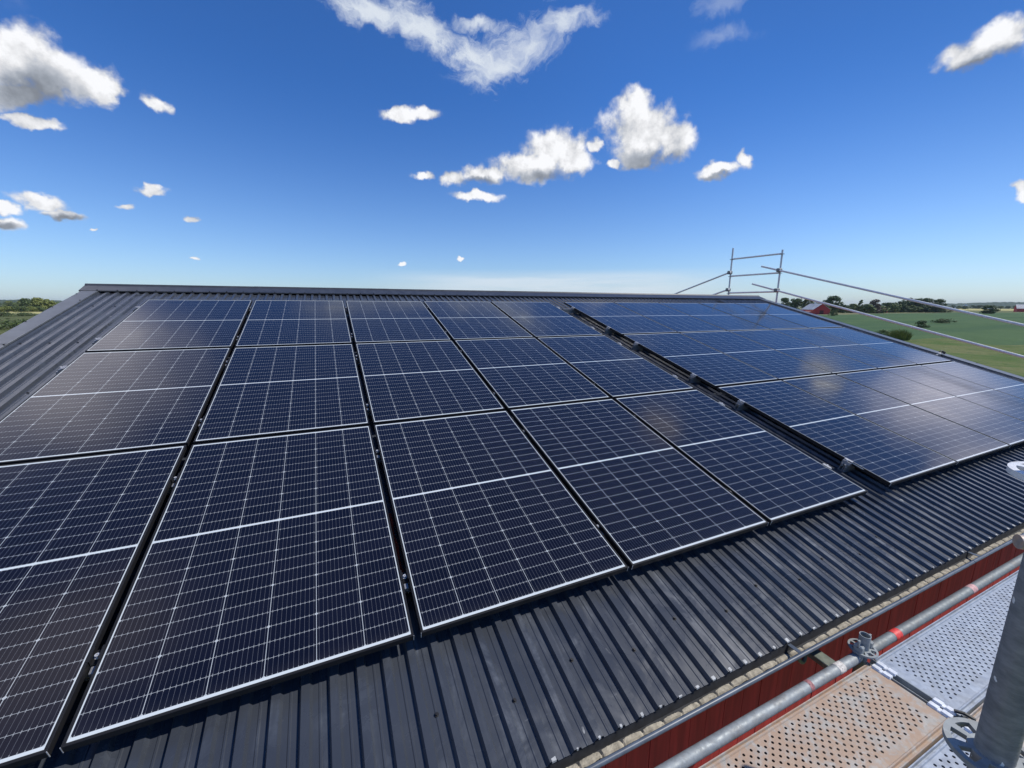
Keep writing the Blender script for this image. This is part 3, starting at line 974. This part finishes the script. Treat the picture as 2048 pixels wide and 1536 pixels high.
# corrugated sheets
def profile():
    pr = []
    n = int((U1 - U0) / PITCH)
    p = PITCH
    hv = CREST - RIBH
    for k in range(n + 1):
        s = U0 + k * p
        for du, h in ((0.0, CREST), (0.030, CREST), (0.0395, hv), (0.060, hv), (0.0635, hv + 0.0025), (0.0690, hv + 0.0025), (0.0725, hv), (0.0950, hv)):
            if s + du <= U1: pr.append((s + du, h))
    return pr


PROF = profile()
rs = MB()
NV = 10
vs, fs = [], []
np_ = len(PROF)
rr_ = random.Random(3)
for j in range(NV + 1):
    v = V0 + (V1 - V0) * j / NV
    for i, (u, h) in enumerate(PROF):
        vs.append(rp(u, v, h))
for j in range(NV):
    for i in range(np_ - 1):
        k = j * np_ + i
        fs.append((k, k + 1, k + np_ + 1, k + np_))
rs.add(vs, fs)
NEAR_RS = rs
# the far slope
rs = MB()
vs = []
for j in (0, 1):
    v = V0 + (V1 - V0) * j
    for i, (u, h) in enumerate(PROF):
        q = rp(u, v, h); vs.append((q.x, 2 * RY - q.y, q.z))
fs = [(i, i + 1, np_ + i + 1, np_ + i) for i in range(np_ - 1)]
rs.add(vs, fs).build('roof_sheet', M_ROOF, bld, base=BB)
# underside of the eave: boards and purlin
eb = MB()
p0, p1 = rp(0, V0 + 0.10, CREST - RIBH - 0.004), rp(0, 1.2, CREST - RIBH - 0.004)
eb.add([(U0 + .1, p0.y, p0.z - .004), (U1 - .1, p0.y, p0.z - .004), (U1 - .1, p1.y, p1.z - .004), (U0 + .1, p1.y, p1.z - .004),
        (U0 + .1, p0.y, p0.z - .03), (U1 - .1, p0.y, p0.z - .03), (U1 - .1, p1.y, p1.z - .03), (U0 + .1, p1.y, p1.z - .03)],
       [(0, 1, 2, 3), (4, 5, 6, 7), (0, 1, 5, 4), (1, 2, 6, 5), (2, 3, 7, 6), (3, 0, 4, 7)])
eb.build('eave_board', M_RED, bld, base=BB)

# bare metal ends of the ribs at the eave
ce = NEAR_RS
ce.cur = 1
k = 0
rr_ = random.Random(11)
s = U0
while s + 0.03 < U1:
    a0, a1 = 0.006 + rr_.uniform(-.003, .006), 0.025 + rr_.uniform(-.008, .003)
    ln = rr_.uniform(0.004, 0.016)
    q = [rp(s + a0, V0 + ln * rr_.uniform(.7, 1), CREST + .0012), rp(s + a1, V0 + ln, CREST + .0012), rp(s + a1, V0 - .001, CREST + .0012), rp(s + a0, V0 - .001, CREST + .0012),
         rp(s + a0, V0 - .0035, CREST - .006), rp(s + a1, V0 - .0035, CREST - .006)]
    ce.add(q, [(0, 1, 2, 3), (3, 2, 5, 4)])
    s += PITCH
roof = ce.build('roof_sheet', [M_ROOF, M_EDGE], bld, base=BB)

# screws: hex heads with washers
def screw_mesh():
    m = MB()
    m.tube((0, 0, 0), (0, 0, 0.002), 0.009, 12); m.tube((0, 0, 0.002), (0, 0, 0.0075), 0.0058, 6)
    return m.mesh('screw', M_DARK)


SCREW = screw_mesh()
RX = Matrix.Rotation(TH, 4, 'X')


def screw(p, parent, roty=None):
    o = link('screw', SCREW, parent, tuple(Vector(p) - Vector(BB)))
    o.rotation_euler = (TH, 0, 0)
    return o


for v in (5.45, 4.15, 3.0, 2.0):
    for kk in range(1, 8, 2):
        screw(rp(U0 + kk * PITCH + 0.066 - (PITCH if v in (4.15,) else 0), v, CREST - RIBH + .002), roof)
for kk in range(3, 62, 3):
    screw(rp(U0 + (kk + 26) * PITCH + 0.066, -0.33 + 0.06 * (kk % 2), CREST - RIBH + .002), roof)

# ridge cap: two wings and a rolled top
rc = MB()
lo = rp(0, V1 - 0.235, CREST + 0.020); lo2 = rp(0, V1 - 0.237, CREST + 0.004)
ap = (RY, APEX + 0.045)
prof = [(lo2.y, lo2.z), (lo.y, lo.z), (RY - 0.055, APEX + 0.026), (RY - 0.03, APEX + 0.052), (RY + 0.03, APEX + 0.052), (RY + 0.055, APEX + 0.026), (2 * RY - lo.y, lo.z), (2 * RY - lo2.y, lo2.z)]
segs = [-0.93, 1.05, 3.05, 5.05, 7.05, 9.05, 11.05, 12.80]
for a, b in zip(segs[:-1], segs[1:]):
    dzz = 0.0015 * (segs.index(a) % 2)
    rc.extrude([(y, z + dzz) for y, z in prof], a, b + 0.04 if b < 12.7 else b)
cap = rc.build('ridge_cap', M_FLASH, bld, base=BB)
for kk in range(0, 30):
    screw(rp(U0 + kk * 2 * PITCH + 0.015, V1 - 0.222, CREST + 0.022), cap)

# verge flashings
def verge(a_out, a_in, name):
    s = 1 if a_out > a_in else -1
    m = MB()
    for v0, v1, dz_ in ((V0 - .01, 1.62, 0), (1.57, 4.12, .0016), (4.07, V1 - .20, .0032)):
        h = CREST + 0.012 + dz_
        sec = [(a_out - s * .001, CREST - 0.16), (a_out, h - 0.002), (a_out - s * .004, h), (a_in + s * 0.01, h), (a_in + s * .002, h + 0.002), (a_in, CREST + .001 + dz_)]
        vs = [rp(u, v0, hh) for u, hh in sec] + [rp(u, v1, hh) for u, hh in sec]
        n = len(sec)
        m.add(vs, [(i, i + 1, n + i + 1, n + i) for i in range(n - 1)])
        # far slope twin
        vs2 = [Vector((q.x, 2 * RY - q.y, q.z)) for q in vs]
        m.add(vs2, [(i, i + 1, n + i + 1, n + i) for i in range(n - 1)])
    o = m.build(name, M_VERGE, bld, base=BB)
    for v in (0.5, 1.1, 1.75, 2.3, 2.95, 3.55, 4.2, 4.75, 5.3, 5.9):
        screw(rp(a_out - s * 0.012, v, CREST + 0.014), o)
    for v in (2.7, 4.05, 5.6):
        screw(rp(a_in + s * 0.02, v, CREST + 0.014), o)
    return o


verge(-0.905, -0.735, 'verge_flashing')
verge(12.79, 12.56, 'verge_flashing')

SY0, SY1 = -0.543, -0.503       # width of the sediment strip
# gutter with its rolled lip and hangers
ey = rp(0, V0, CREST)
gm = MB()
gy, gz, gr = -0.534, 4.368, 0.046
prof = [(gy + gr * math.cos(a), gz - gr * math.sin(a) * 1.05) for a in [math.pi * k / 14 for k in range(15)]]
gm.extrude(prof, -0.80, 12.66)
inner = [(y, z) for y, z in prof]
M_GUT = m_plain("gutter_dark_dirty_inside", (0.022, 0.024, 0.028), 0.8, 0.4, 25)
gut = gm.build('gutter', M_GUT, bld, smooth=True, base=BB)
lip = MB()
for a, b in ((-0.80, 2.4), (2.404, 5.9), (5.904, 9.4), (9.404, 12.66)):
    lip.tube((a, gy - gr - 0.003, gz + 0.004), (b, gy - gr - 0.003, gz + 0.003), 0.0105, 12)
lip.build('gutter_lip', M_RIM, gut, smooth=True)
for o_ in gut.children: o_.data.transform(Matrix.Translation((-BB[0], -BB[1], -BB[2])))
for kk in range(7):
    x = 0.15 + kk * 1.96
    MB().box((x - BB[0], gy - gr - BB[1], gz - 0.002), (x + 0.022 - BB[0], gy + .02 - BB[1], gz + 0.001)).build('gutter_bracket', M_RIM, gut)

# drip strip behind the sheet edge
dm = MB()
dy = ey.y + 0.010
dm.add([(U0 + .12, dy, ey.z - RIBH + .001), (U1 - .05, dy, ey.z - RIBH + .001), (U1 - .05, dy - .008, gz - .034), (U0 + .12, dy - .008, gz - .034),
        (U0 + .12, dy - .022, gz - .041), (U1 - .05, dy - .022, gz - .041)], [(0, 1, 2, 3), (3, 2, 5, 4)])
dm.build('drip_strip', M_GUT, bld, base=BB)

# dried sediment lying in the gutter, one lump under every valley of the sheet
vs, fs = [], []
n = 1800
rr_ = random.Random(2)
rows = 9
for i in range(n + 1):
    x = -0.7 + 13.3 * i / n
    ph = ((x - U0) / PITCH - 0.15) % 1.0
    lump = 0.005 * abs(math.sin(math.pi * ph)) ** 0.3
    crease = -0.005 if ph < 0.05 or ph > 0.97 else 0
    for j in range(rows):
        f = j / (rows - 1)
        y = SY0 + f * (SY1 - SY0)
        yy = y + rr_.uniform(-.0008, .0008)
        z = gz - 0.040 + lump * math.sin(math.pi * min(1, f * 0.9 + 0.18)) + crease + rr_.uniform(-.0007, .0007) + 0.002 * math.sin(x * 7.1) + (-.006 if j == 0 else 0)
        if j < 2: yy += 0.0015 * math.sin(x * 31) + 0.0012 * math.sin(x * 83) + .003 * (0.5 - abs(math.sin(math.pi * ph)) ** .6)
        vs.append((x, yy, z))
for i in range(n):
    for j in range(rows - 1):
        k = i * rows + j
        fs.append((k, k + 1, k + rows + 1, k + rows))
sed = MB().add(vs, fs).build('gutter_sediment', M_SILT)
tag(sed, 'beige dried sediment lumps lying along the eave gutter', 'sediment', kind='stuff')

# ================================================================ solar panels
fr = MB()
LIP = 0.0108
o_, i_ = 0.0, LIP
T0, T1 = -FR, 0.0
for (x0, y0, x1, y1) in ((0, 0, PW, LIP), (0, PH - LIP, PW, PH), (0, LIP, LIP, PH - LIP), (PW - LIP, LIP, PW, PH - LIP)):
    fr.cbox((x0, y0, T0), (x1, y1, T1), 0.0008)
# bottom return flange, 22 mm wide
for (x0, y0, x1, y1) in ((LIP, LIP, PW - LIP, .028), (LIP, PH - .028, PW - LIP, PH - LIP)):
    fr.box((x0, y0, T0), (x1, y1, T0 + .0015))
FRAME_ME = fr.mesh('frame', M_FRAME)
gl = MB().box((LIP - .001, LIP - .001, -0.0060), (PW - LIP + .001, PH - LIP + .001, -0.0012))
GLASS_ME = gl.mesh('glass', M_GLASS)
cj = MB().box((-.0006, -.0008, T0), (.0016, .0012, .0004))
CORNER_ME = cj.mesh('corner_joint', M_BOLT)

ORD = ['first', 'second', 'third', 'fourth', 'fifth']
ROWN = ['ridge row', 'middle row', 'eave row']
for c in range(10):
    for r in range(3):
        p = rp(COLU[c], ROWV[r], 0)
        arr = 'near block' if c < 5 else 'far block'
        lab = f'solar panel {ORD[c % 5]} from the left in the {ROWN[r]} of the {arr}'
        t = empty('solar_panel', p, lab, 'solar panel', 'solar panels on the roof',
                  (TH + R_(rng.uniform(-.10, .10)), R_(rng.uniform(-.10, .10)), 0))
        link('frame', FRAME_ME, t); link('glass', GLASS_ME, t)
        if r == 2:
            link('corner_joint', CORNER_ME, t)
            k_ = link('corner_joint', CORNER_ME, t, (PW - .001, 0, 0))
        if c == 5 and r == 2:
            MB().box((-.0012, .20, -.012), (.0, .29, -.006)).build('sticker', M_LABEL, t)

# ================================================================ clamps and their short rails
def rail_mb(x0, x1):
    m = MB()
    h0, h1 = CREST + .0005, -FR - .0005
    m.box((x0, -.030, h0), (x1, .030, h0 + .003))
    m.box((x0, -.019, h0 + .003), (x1, -.015, h1)); m.box((x0, .015, h0 + .003), (x1, .019, h1))
    m.box((x0, -.019, h1 - .004), (x1, -.004, h1)); m.box((x0, .004, h1 - .004), (x1, .019, h1))
    return m


def mid_parts():
    b = MB()
    g = GU / 2
    b.cbox((-g - .006, -.03, .0005), (-g + .004, .03, .0035), .0008)
    b.cbox((g - .004, -.03, .0005), (g + .006, .03, .0035), .0008)
    b.box((-g + .002, -.03, -.022), (-g + .004, .03, .002)); b.box((g - .004, -.03, -.022), (g - .002, .03, .002))
    b.box((-g + .004, -.03, -.022), (g - .004, .03, -.019))
    bo = MB(); bo.tube((0, 0, -.019), (0, 0, -.006), .0075, 14, inner=.0035); bo.tube((0, 0, -.0188), (0, 0, -.0175), .011, 16)
    w_ = MB().cbox((-g + .005, -.062, -.05), (g - .005, -.032, -.024), .002)
    return b.mesh('bracket', M_FRAME), bo.mesh('bolt', M_BOLT), rail_mb(-.16, .16).mesh('rail', M_ALU), w_.mesh('rail_nut', M_ALU)


def end_parts(s, rl=0.05):
    """end clamp on the side s of a panel edge at x = 0 (s = -1: panel lies to the right)"""
    b = MB()
    xs = sorted((0.0015 * s, 0.034 * s))
    b.cbox((xs[0], -.032, -.040), (xs[1], .032, -.006), .002)
    ys = sorted((-0.008 * s, 0.020 * s))
    b.cbox((ys[0], -.032, .0006), (ys[1], .032, .0040), .001)
    zs = sorted((0.0015 * s, 0.007 * s))
    b.box((zs[0], -.032, -.006), (zs[1], .032, .001))
    bo = MB()
    x = 0.026 * s
    bo.tube((x - .002 * s, 0.004, -.006), (x - .002 * s, .004, .006), .0065, 12, inner=.003)
    bo.tube((x + .014 * s, -.016, -.058), (x + .014 * s, -.016, -.048), .006, 12); bo.tube((x + .014 * s, .012, -.058), (x + .014 * s, .012, -.046), .006, 12)
    bs = MB()
    q = sorted((0.001 * s, (0.05 + rl) * s))
    return b.mesh('bracket', M_ALU), bo.mesh('bolt', M_BOLT), rail_mb(*( (-rl - .045, .12) if s < 0 else (-.12, rl + .045))).mesh('rail', M_ALU)


MID = mid_parts()
ENDL = end_parts(-1, .012)
ENDLL = end_parts(-1, .17)
ENDR = end_parts(1, -.02)
CV = [[ROWV[r] + a for a in (1.42, 0.32)] for r in range(3)]


def clamp(u, v, meshes, label, group):
    t = empty('panel_clamp', rp(u, v, 0), label, 'clamp', group, (TH, 0, 0))
    for me in meshes: link(me.name.split('.')[0], me, t)
    return t


for r in range(3):
    for q in range(2):
        v = CV[r][q]
        pos = ['upper', 'lower'][q]
        for c in range(4):
            clamp(COLU[c] + PW + GU / 2, v, MID, f'{pos} mid clamp, {ORD[c]} gap from left in near block, {ROWN[r]}', 'mid clamps between near panels')
        clamp(COLU[0], v, ENDL, f'{pos} end clamp, left edge of near block, {ROWN[r]}', 'end clamps of the near block')
        clamp(COLU[4] + PW, v, ENDR, f'{pos} end clamp, right edge of near block, {ROWN[r]}', 'end clamps of the near block')
        clamp(COLU[5], v, ENDLL if (r == 0 and q == 0) else ENDL, f'{pos} grey end clamp, left edge of far block, {ROWN[r]}', 'end clamps of the far block')

# things lying on the roof
p = []
for k in range(13):
    v = 0.86 - k * 0.043
    p.append(rp(COLU[1] + PW + GU / 2 + 0.004 * math.sin(k * 1.3), v, CREST + 0.004 + 0.004 * math.sin(k)))
mbs = MB()
for a, b in zip(p[:-1], p[1:]):
    mbs.add([a + Vector((-.011, 0, 0)), a + Vector((.011, 0, .003)), b + Vector((.011, 0, .003)), b + Vector((-.011, 0, 0)),
             a + Vector((-.011, 0, -.003)), a + Vector((.011, 0, 0)), b + Vector((.011, 0, 0)), b + Vector((-.011, 0, -.003))], [(0, 1, 2, 3), (7, 6, 5, 4), (0, 3, 7, 4), (1, 2, 6, 5)])
tag(mbs.build('strap', M_STRAP, base=tuple(p[6])), 'rust red strap lying in the gap between second and third eave panels', 'strap')
mbs = MB()
for k in range(4):
    du = 0.012 * k
    mbs.path([rp(10.78 + du + 0.02 * math.sin(j * .8 + k), 6.09 - j * 0.05, CREST - 0.004 + 0.005 * (k % 2)) for j in range(12)], 0.0075, 8)
tag(mbs.build('cable_bundle', M_CABLE, base=tuple(rp(10.8, 5.9, CREST))), 'black cable bundle running from the ridge cap under the far panels', 'cable')
tl = empty('rope_grab', rp(12.5, 2.18, CREST + .02), 'grey rope clamp with black cable loop lying on the right verge', 'clamp', None, (TH, 0, 0.15))
MB().cbox((-.16, -.02, 0), (.02, .025, .035), .006).cbox((-.28, -.012, 0), (-.15, .012, .012), .003).build('body', M_ALU, tl)
MB().path([(.07 + .05 * math.cos(a), .035 * math.sin(a), .04 + .02 * math.sin(a * 2)) for a in [k * math.pi / 9 for k in range(18)]], .011, 8, closed=True).build('loop', M_CABLE, tl)

# ================================================================ scaffold by the eave
TR = 0.02415
DECK = 4.29
XIN = (2.37, 4.44, 7.51, 10.58)
LY, OY = -0.665, -1.395            # inner and outer standards
XS = (3.04, 4.44, 7.51, 10.58)
scb = (4.44, LY, 0.0)
sc = empty('eave_scaffold', scb, 'weathered steel scaffold of tubes standing along the eave', 'scaffold')


def rosette_mb(x, y, z):
    """ring plate with eight openings"""
    m = MB()
    n = 48
    ro, ri = 0.061, TR
    vs, fs = [], []
    rad = [ri, 0.032, 0.052, ro]
    for z_ in (z - .0045, z + .0045):
        for rr in rad:
            for k in range(n):
                a = 2 * math.pi * k / n
                vs.append((x + rr * math.cos(a), y + rr * math.sin(a), z_))
    for s in (0, 1):
        for ring in range(3):
            for k in range(n):
                if ring == 1 and (k % 6) in (1, 2, 3, 4): continue
                a = s * 4 * n + ring * n + k; b = s * 4 * n + ring * n + (k + 1) % n
                fs.append((a, b, b + n, a + n))
    for k in range(n):
        a = 3 * n + k; b = 3 * n + (k + 1) % n
        fs.append((a, b, b + 4 * n, a + 4 * n))
        hole = (k % 6) in (1, 2, 3, 4)
        if hole:
            for ring in (1, 2):
                a = ring * n + k; b = ring * n + (k + 1) % n
                fs.append((a, b, b + 4 * n, a + 4 * n))
        if hole != ((k - 1) % 6 in (1, 2, 3, 4)):
            a = n + k; b = 2 * n + k
            fs.append((a, b, b + 4 * n, a + 4 * n))
    return m.add(vs, fs)


def rel(m): m.v = [(q[0] - scb[0], q[1] - scb[1], q[2] - scb[2]) for q in m.v]; return m


# near tall standard (plaster splashed), with its ring plates
st = link('standard', rel(MB().tube((XS[0], OY, 0), (XS[0], OY, 6.42), TR, 40)).mesh('standard', M_POST, True), sc)
for z in (4.31, 4.81, 5.31, 5.81, 6.31):
    link('rosette', rel(rosette_mb(XS[0], OY, z)).mesh('rosette', M_RAIL if z > 5.5 else M_GALV), st)
for x in XIN:
    top = 4.415
    s_ = link('standard', rel(MB().tube((x, LY, 0), (x, LY, top), TR, 32, inner=TR - .0032)).mesh('standard', M_GALV, True), sc)
    link('rosette', rel(rosette_mb(x, LY, 4.335)).mesh('rosette', M_GALV), s_)
    if x != XIN[0]:
        link('standard', rel(MB().tube((x, OY, 0), (x, OY, 4.40), TR, 24, inner=TR - .0032)).mesh('standard', M_GALV, True), sc)
# inner and outer ledgers with wedge heads
for i in range(3):
    a, b = XIN[i] + 0.055, XIN[i + 1] - 0.055
    m_ = M_GALVD if i == 1 else M_GALV
    lg = link('ledger', rel(MB().tube((a, LY, 4.30), (b, LY, 4.30), TR, 28)).mesh('ledger', m_, True), sc)
    link('ledger', rel(MB().tube((XS[i] + .055, OY, 4.30), (b, OY, 4.30), TR, 20)).mesh('ledger', m_, True), sc)
    for e, s_ in ((a, -1), (b, 1)):
        wh = MB()
        xs = sorted((e, e + s_ * 0.030))
        wh.cbox((xs[0], LY - .020, 4.285), (xs[1], LY + .020, 4.372), .006)
        wh.box((min(e, e + s_ * .012), LY - .004, 4.36), (max(e, e + s_ * .012), LY + .004, 4.40))
        link('wedge_head', rel(wh).mesh('wedge_head', M_GALV), lg)
    if i == 0:
        link('tape_band', rel(MB().tube((4.215, LY, 4.30), (4.262, LY, 4.30), TR + .0009, 28)).mesh('tape_band', M_WHITETAPE, True), lg)
        link('paint_mark', rel(MB().tube((3.985, LY, 4.30), (4.01, LY, 4.30), TR + .0006, 28)).mesh('paint_mark', m_plain("faded_red_paint", (0.33, 0.14, 0.14), 0.7, .5, 90), True), lg)
    if i == 1:
        link('tape_band', rel(MB().tube((4.725, LY, 4.30), (4.785, LY, 4.30), TR + .0012, 28)).mesh('tape_band', M_REDTAPE, True), lg)
        link('paint_mark', rel(MB().tube((5.62, LY, 4.30), (5.68, LY, 4.30), TR + .0006, 28)).mesh('paint_mark', m_plain("faded_pink_paint", (0.62, 0.36, 0.34), 0.7, .3, 70), True), lg)
# transoms (open U channel carrying the plank hooks)
for x in XS[1:3]:
    tr = MB()
    tr.box((x - .023, OY, 4.262), (x - .020, LY - .03, 4.296)); tr.box((x + .020, OY, 4.262), (x + .023, LY - .03, 4.296)); tr.box((x - .020, OY, 4.262), (x + .020, LY - .03, 4.265))
    link('transom', rel(tr).mesh('transom', M_GALV), sc)
# wall tie hook near the wall, a bent bar with an eye plate
hk = MB()
hx, hz = 4.19, 4.26
hk.path([(hx + .02, YW0 - .04, hz + .03), (hx, YW0 - .10, hz + .035), (hx - .015, YW0 - .15, hz + .075), (hx - .03, YW0 - .19, hz + .10)], .009, 8)
hk.path([(hx + .03 * math.cos(a), LY + .145 + .028 * math.sin(a) * .5, hz + .02 + .045 * math.sin(a)) for a in [k * math.pi / 8 for k in range(16)]], .010, 8, closed=True)
hk.cbox((hx + .02, LY + .02, hz + .005), (hx + .09, LY + .17, hz + .035), .004)
link('wall_tie', rel(hk).mesh('wall_tie', m_galv("greenish_tie", (0.25, 0.29, 0.24), 0.5, 0.3)), sc)
# loose guard tube whose rusty end reaches in from the right
sb = link('tube_stub', rel(MB().tube((4.16, -1.12, 5.27), (4.40, -1.36, 5.27), TR, 28)).mesh('tube_stub', m_galv("rusty_stub", (0.45, 0.42, 0.40), .5, 0.8), True), sc)


# perforated steel planks
def plank_mb(x0, x1, y0, y1):
    m = MB()
    pit, row, hr = 0.0436, 0.0157, 0.0056
    mx, my = 0.055, 0.030
    z = DECK
    fx0, fx1 = x0 + mx, x1 - mx
    nx = int((fx1 - fx0) / pit)
    fx1 = fx0 + nx * pit
    ny = 15
    fy1 = y1 - my; fy0 = fy1 - ny * row
    K = 12
    for j in range(ny):
        ya, yb = fy0 + j * row, fy0 + (j + 1) * row
        off = pit / 2 if j % 2 else 0.0
        n = nx if not off else nx - 1
        if off:
            m.add([(fx0, ya, z), (fx0 + off, ya, z), (fx0 + off, yb, z), (fx0, yb, z)], [(0, 1, 2, 3)])
            m.add([(fx1 - off, ya, z), (fx1, ya, z), (fx1, yb, z), (fx1 - off, yb, z)], [(0, 1, 2, 3)])
        for i in range(n):
            xa = fx0 + off + i * pit; xb = xa + pit
            cx, cy = (xa + xb) / 2, (ya + yb) / 2
            sq = []
            for k in range(K):
                a = 2 * math.pi * (k + .5) / K
                c, s = math.cos(a), math.sin(a)
                t = min((pit / 2) / abs(c), (row / 2) / abs(s))
                sq.append((cx + c * t, cy + s * t, z))
            hl = [(cx + hr * 1.06 * math.cos(2 * math.pi * (k + .5) / K), cy + hr * math.sin(2 * math.pi * (k + .5) / K), z) for k in range(K)]
            dn = [(p_[0], p_[1], z - .003) for p_ in hl]
            fs = [(k, (k + 1) % K, K + (k + 1) % K, K + k) for k in range(K)] + [(K + k, K + (k + 1) % K, 2 * K + (k + 1) % K, 2 * K + k) for k in range(K)]
            # the square's own corners
            cs = [(xa, ya, z), (xb, ya, z), (xb, yb, z), (xa, yb, z)]
            base = sq + hl + dn + cs
            for ci, (px, py, _) in enumerate(cs):
                # two ring samples that flank this corner
                best = sorted(range(K), key=lambda k: (sq[k][0] - px) ** 2 + (sq[k][1] - py) ** 2)
                for k in range(K):
                    k2 = (k + 1) % K
                    on = lambda q, ax: abs(q[ax] - (px, py)[ax]) < 1e-7
                    if (on(sq[k], 0) and on(sq[k2], 1)) or (on(sq[k], 1) and on(sq[k2], 0)):
                        fs.append((k, 3 * K + ci, k2))
            m.add(base, fs)
    # borders round the perforated field
    for (a, b, c, d) in ((x0, y0 + .026, fx0, y1 - .022), (fx1, y0 + .026, x1, y1 - .022)):
        m.add([(a, b, z), (c, b, z), (c, d, z), (a, d, z)], [(0, 1, 2, 3)])
    m.add([(fx0, fy1, z), (fx1, fy1, z), (fx1, y1 - .022, z), (fx0, y1 - .022, z)], [(0, 1, 2, 3)])
    m.add([(fx0, y0 + .026, z), (fx1, y0 + .026, z), (fx1, fy0, z), (fx0, fy0, z)], [(0, 1, 2, 3)])
    # folded long edges: bead, groove, lip, side
    for s, ye in ((1, y0), (-1, y1)):
        w_ = .026 if s == 1 else .022
        sec = [(ye + s * w_, z), (ye + s * (w_ - .003), z + .006), (ye + s * (w_ - .008), z + .006), (ye + s * (w_ - .011), z - .003), (ye + s * .008, z - .003), (ye + s * .005, z + .007), (ye + s * .001, z + .007), (ye, z + .002), (ye, z - .055), (ye + s * .02, z - .055)]
        m.extrude(sec, x0, x1)
    # end aprons and closed underside
    for xe in (x0, x1):
        m.add([(xe, y0 + .001, z - .055), (xe, y1 - .001, z - .055), (xe, y1 - .001, z), (xe, y0 + .001, z)], [(0, 1, 2, 3)])
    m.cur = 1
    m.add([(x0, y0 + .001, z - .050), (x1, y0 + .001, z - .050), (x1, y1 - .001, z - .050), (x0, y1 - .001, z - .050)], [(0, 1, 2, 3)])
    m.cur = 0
    return m


def plank(x0, x1, y0, y1, material, label):
    b = ((x0 + x1) / 2, (y0 + y1) / 2, DECK)
    t = empty('deck_plank', b, label, 'scaffold plank', 'perforated steel deck planks')
    m = plank_mb(x0, x1, y0, y1)
    m.v = [(q[0] - b[0], q[1] - b[1], q[2] - b[2]) for q in m.v]
    link('deck', m.mesh('deck', [material, M_HOLESHADE]), t)
    for xe, s in ((x0, -1), (x1, 1)):
        for yy in (y0 + .055, y1 - .055):
            hk = MB()
            xs = sorted((xe - s * .004, xe + s * .026))
            hk.cbox((xs[0], yy - .040, DECK - .004), (xs[1], yy + .040, DECK + .0065), .004)
            for d in (-.022, .022):
                hk.cbox((xs[0] + .004, yy + d - .017, DECK + .0055), (xs[1], yy + d + .017, DECK + .0105), .002)
            hk.v = [(q[0] - b[0], q[1] - b[1], q[2] - b[2]) for q in hk.v]
            link('hook', hk.mesh('hook', M_ZINC), t)
    return t


RY0, RY1 = (-1.028, -0.705), (-1.362, -1.036)
plank(XS[0] + .031, XS[1] - .032, *RY0, M_PLANKR, 'rust stained perforated plank beside the eave tube in the nearest bay')
plank(XS[0] + .031, XS[1] - .032, *RY1, M_PLANK, 'pale zinc plank outside the rust stained one, behind the near post')
plank(XS[1] + .032, XS[2] - .032, *RY0, M_PLANK, 'bright bluish zinc plank with red taped tube along its edge')
plank(XS[1] + .032, XS[2] - .032, *RY1, M_PLANKB, 'brownish plank outside the bright bluish one, partly behind the post')
# black lock pin on the joint
lk = MB()
lk.path([(4.405, -1.03, DECK + .012), (4.425, -1.035, DECK + .022), (4.447, -1.050, DECK + .020), (4.452, -1.066, DECK + .006), (4.440, -1.076, DECK)], .0075, 8)
lk.path([(4.455, -1.005, DECK + .018), (4.475, -1.03, DECK + .020), (4.490, -1.06, DECK + .012)], .007, 8)
link('lock_pin', rel(lk).mesh('lock_pin', M_CABLE), sc)

# ================================================================ scaffold frame at the far gable
gx = 13.4
gb = (gx, 5.95, 0)
ga = empty('gable_scaffold', gb, 'galvanised scaffold frame with sloping guard rails beyond the far gable', 'scaffold')


def relg(m): m.v = [(q[0] - gb[0], q[1] - gb[1], q[2] - gb[2]) for q in m.v]; return m


YL, YR = 7.475, 5.955
for y, top in ((YL, 7.76), (YR, 7.54)):
    s_ = link('standard', relg(MB().tube((gx, y, 0), (gx, y, top), TR, 16, inner=TR - .004)).mesh('standard', M_RAIL, True), ga)
    for z in (5.93, 6.43, 6.93, 7.43):
        link('rosette', relg(MB().tube((gx, y, z - .005), (gx, y, z + .005), .06, 20)).mesh('rosette', M_GALV), s_)
for y in (-1.4, -0.66, 1.0, 13.2):
    link('standard', relg(MB().tube((gx + .1, y, 0), (gx + .1, y, 4.0 if y > 0 else 5.2), TR, 12)).mesh('standard', M_RAIL, True), ga)
for z in (6.44, 6.94, 7.44, 4.3):
    lg = link('ledger', relg(MB().tube((gx, YR + .03, z), (gx, YL - .03, z), TR, 16)).mesh('ledger', M_RAIL, True), ga)
# guard rails following the roof slope, with couplers on the standards
RXr = gx - 0.075
def rail(y0, z0, y1, z1):
    return link('guard_rail', relg(MB().tube((RXr, y0, z0), (RXr, y1, z1), TR, 20, inner=TR - .004)).mesh('guard_rail', M_RAIL, True), ga)
sl_ = -0.2805
def coupler(y, z):
    m = MB().cbox((RXr - .035, y - .045, z - .05), (gx + .035, y + .045, z + .05), .015)
    link('coupler', relg(m).mesh('coupler', M_GALVD), ga)
for (y, z, yc) in ((6.45, 7.145, YR), (6.67, 6.675, YR)):
    rail(y, z, -0.9, z + sl_ * (-0.9 - y) * -1)
    coupler(YR, z - sl_ * (YR - y))
for z in (7.045, 6.535):
    rail(YL - .06, z + .012, 12.6, z + sl_ * (12.6 - YL))
    coupler(YL, z)

# ================================================================ air
hz_m = bpy.data.materials.new("pale_air")
hz_m.use_nodes = True
ht = hz_m.node_tree
ht.nodes.clear()
pv = ht.nodes.new('ShaderNodeVolumePrincipled')
pv.inputs['Color'].default_value = (0.74, 0.87, 1.0, 1)
pv.inputs['Density'].default_value = 0.00006
ho = ht.nodes.new('ShaderNodeOutputMaterial')
ht.links.new(pv.outputs[0], ho.inputs['Volume'])
HAZE = True
if HAZE:
    hz = MB().box((-9000, -9000, -3), (9000, 9000, 80)).build('haze', hz_m)
    tag(hz, kind='stuff')
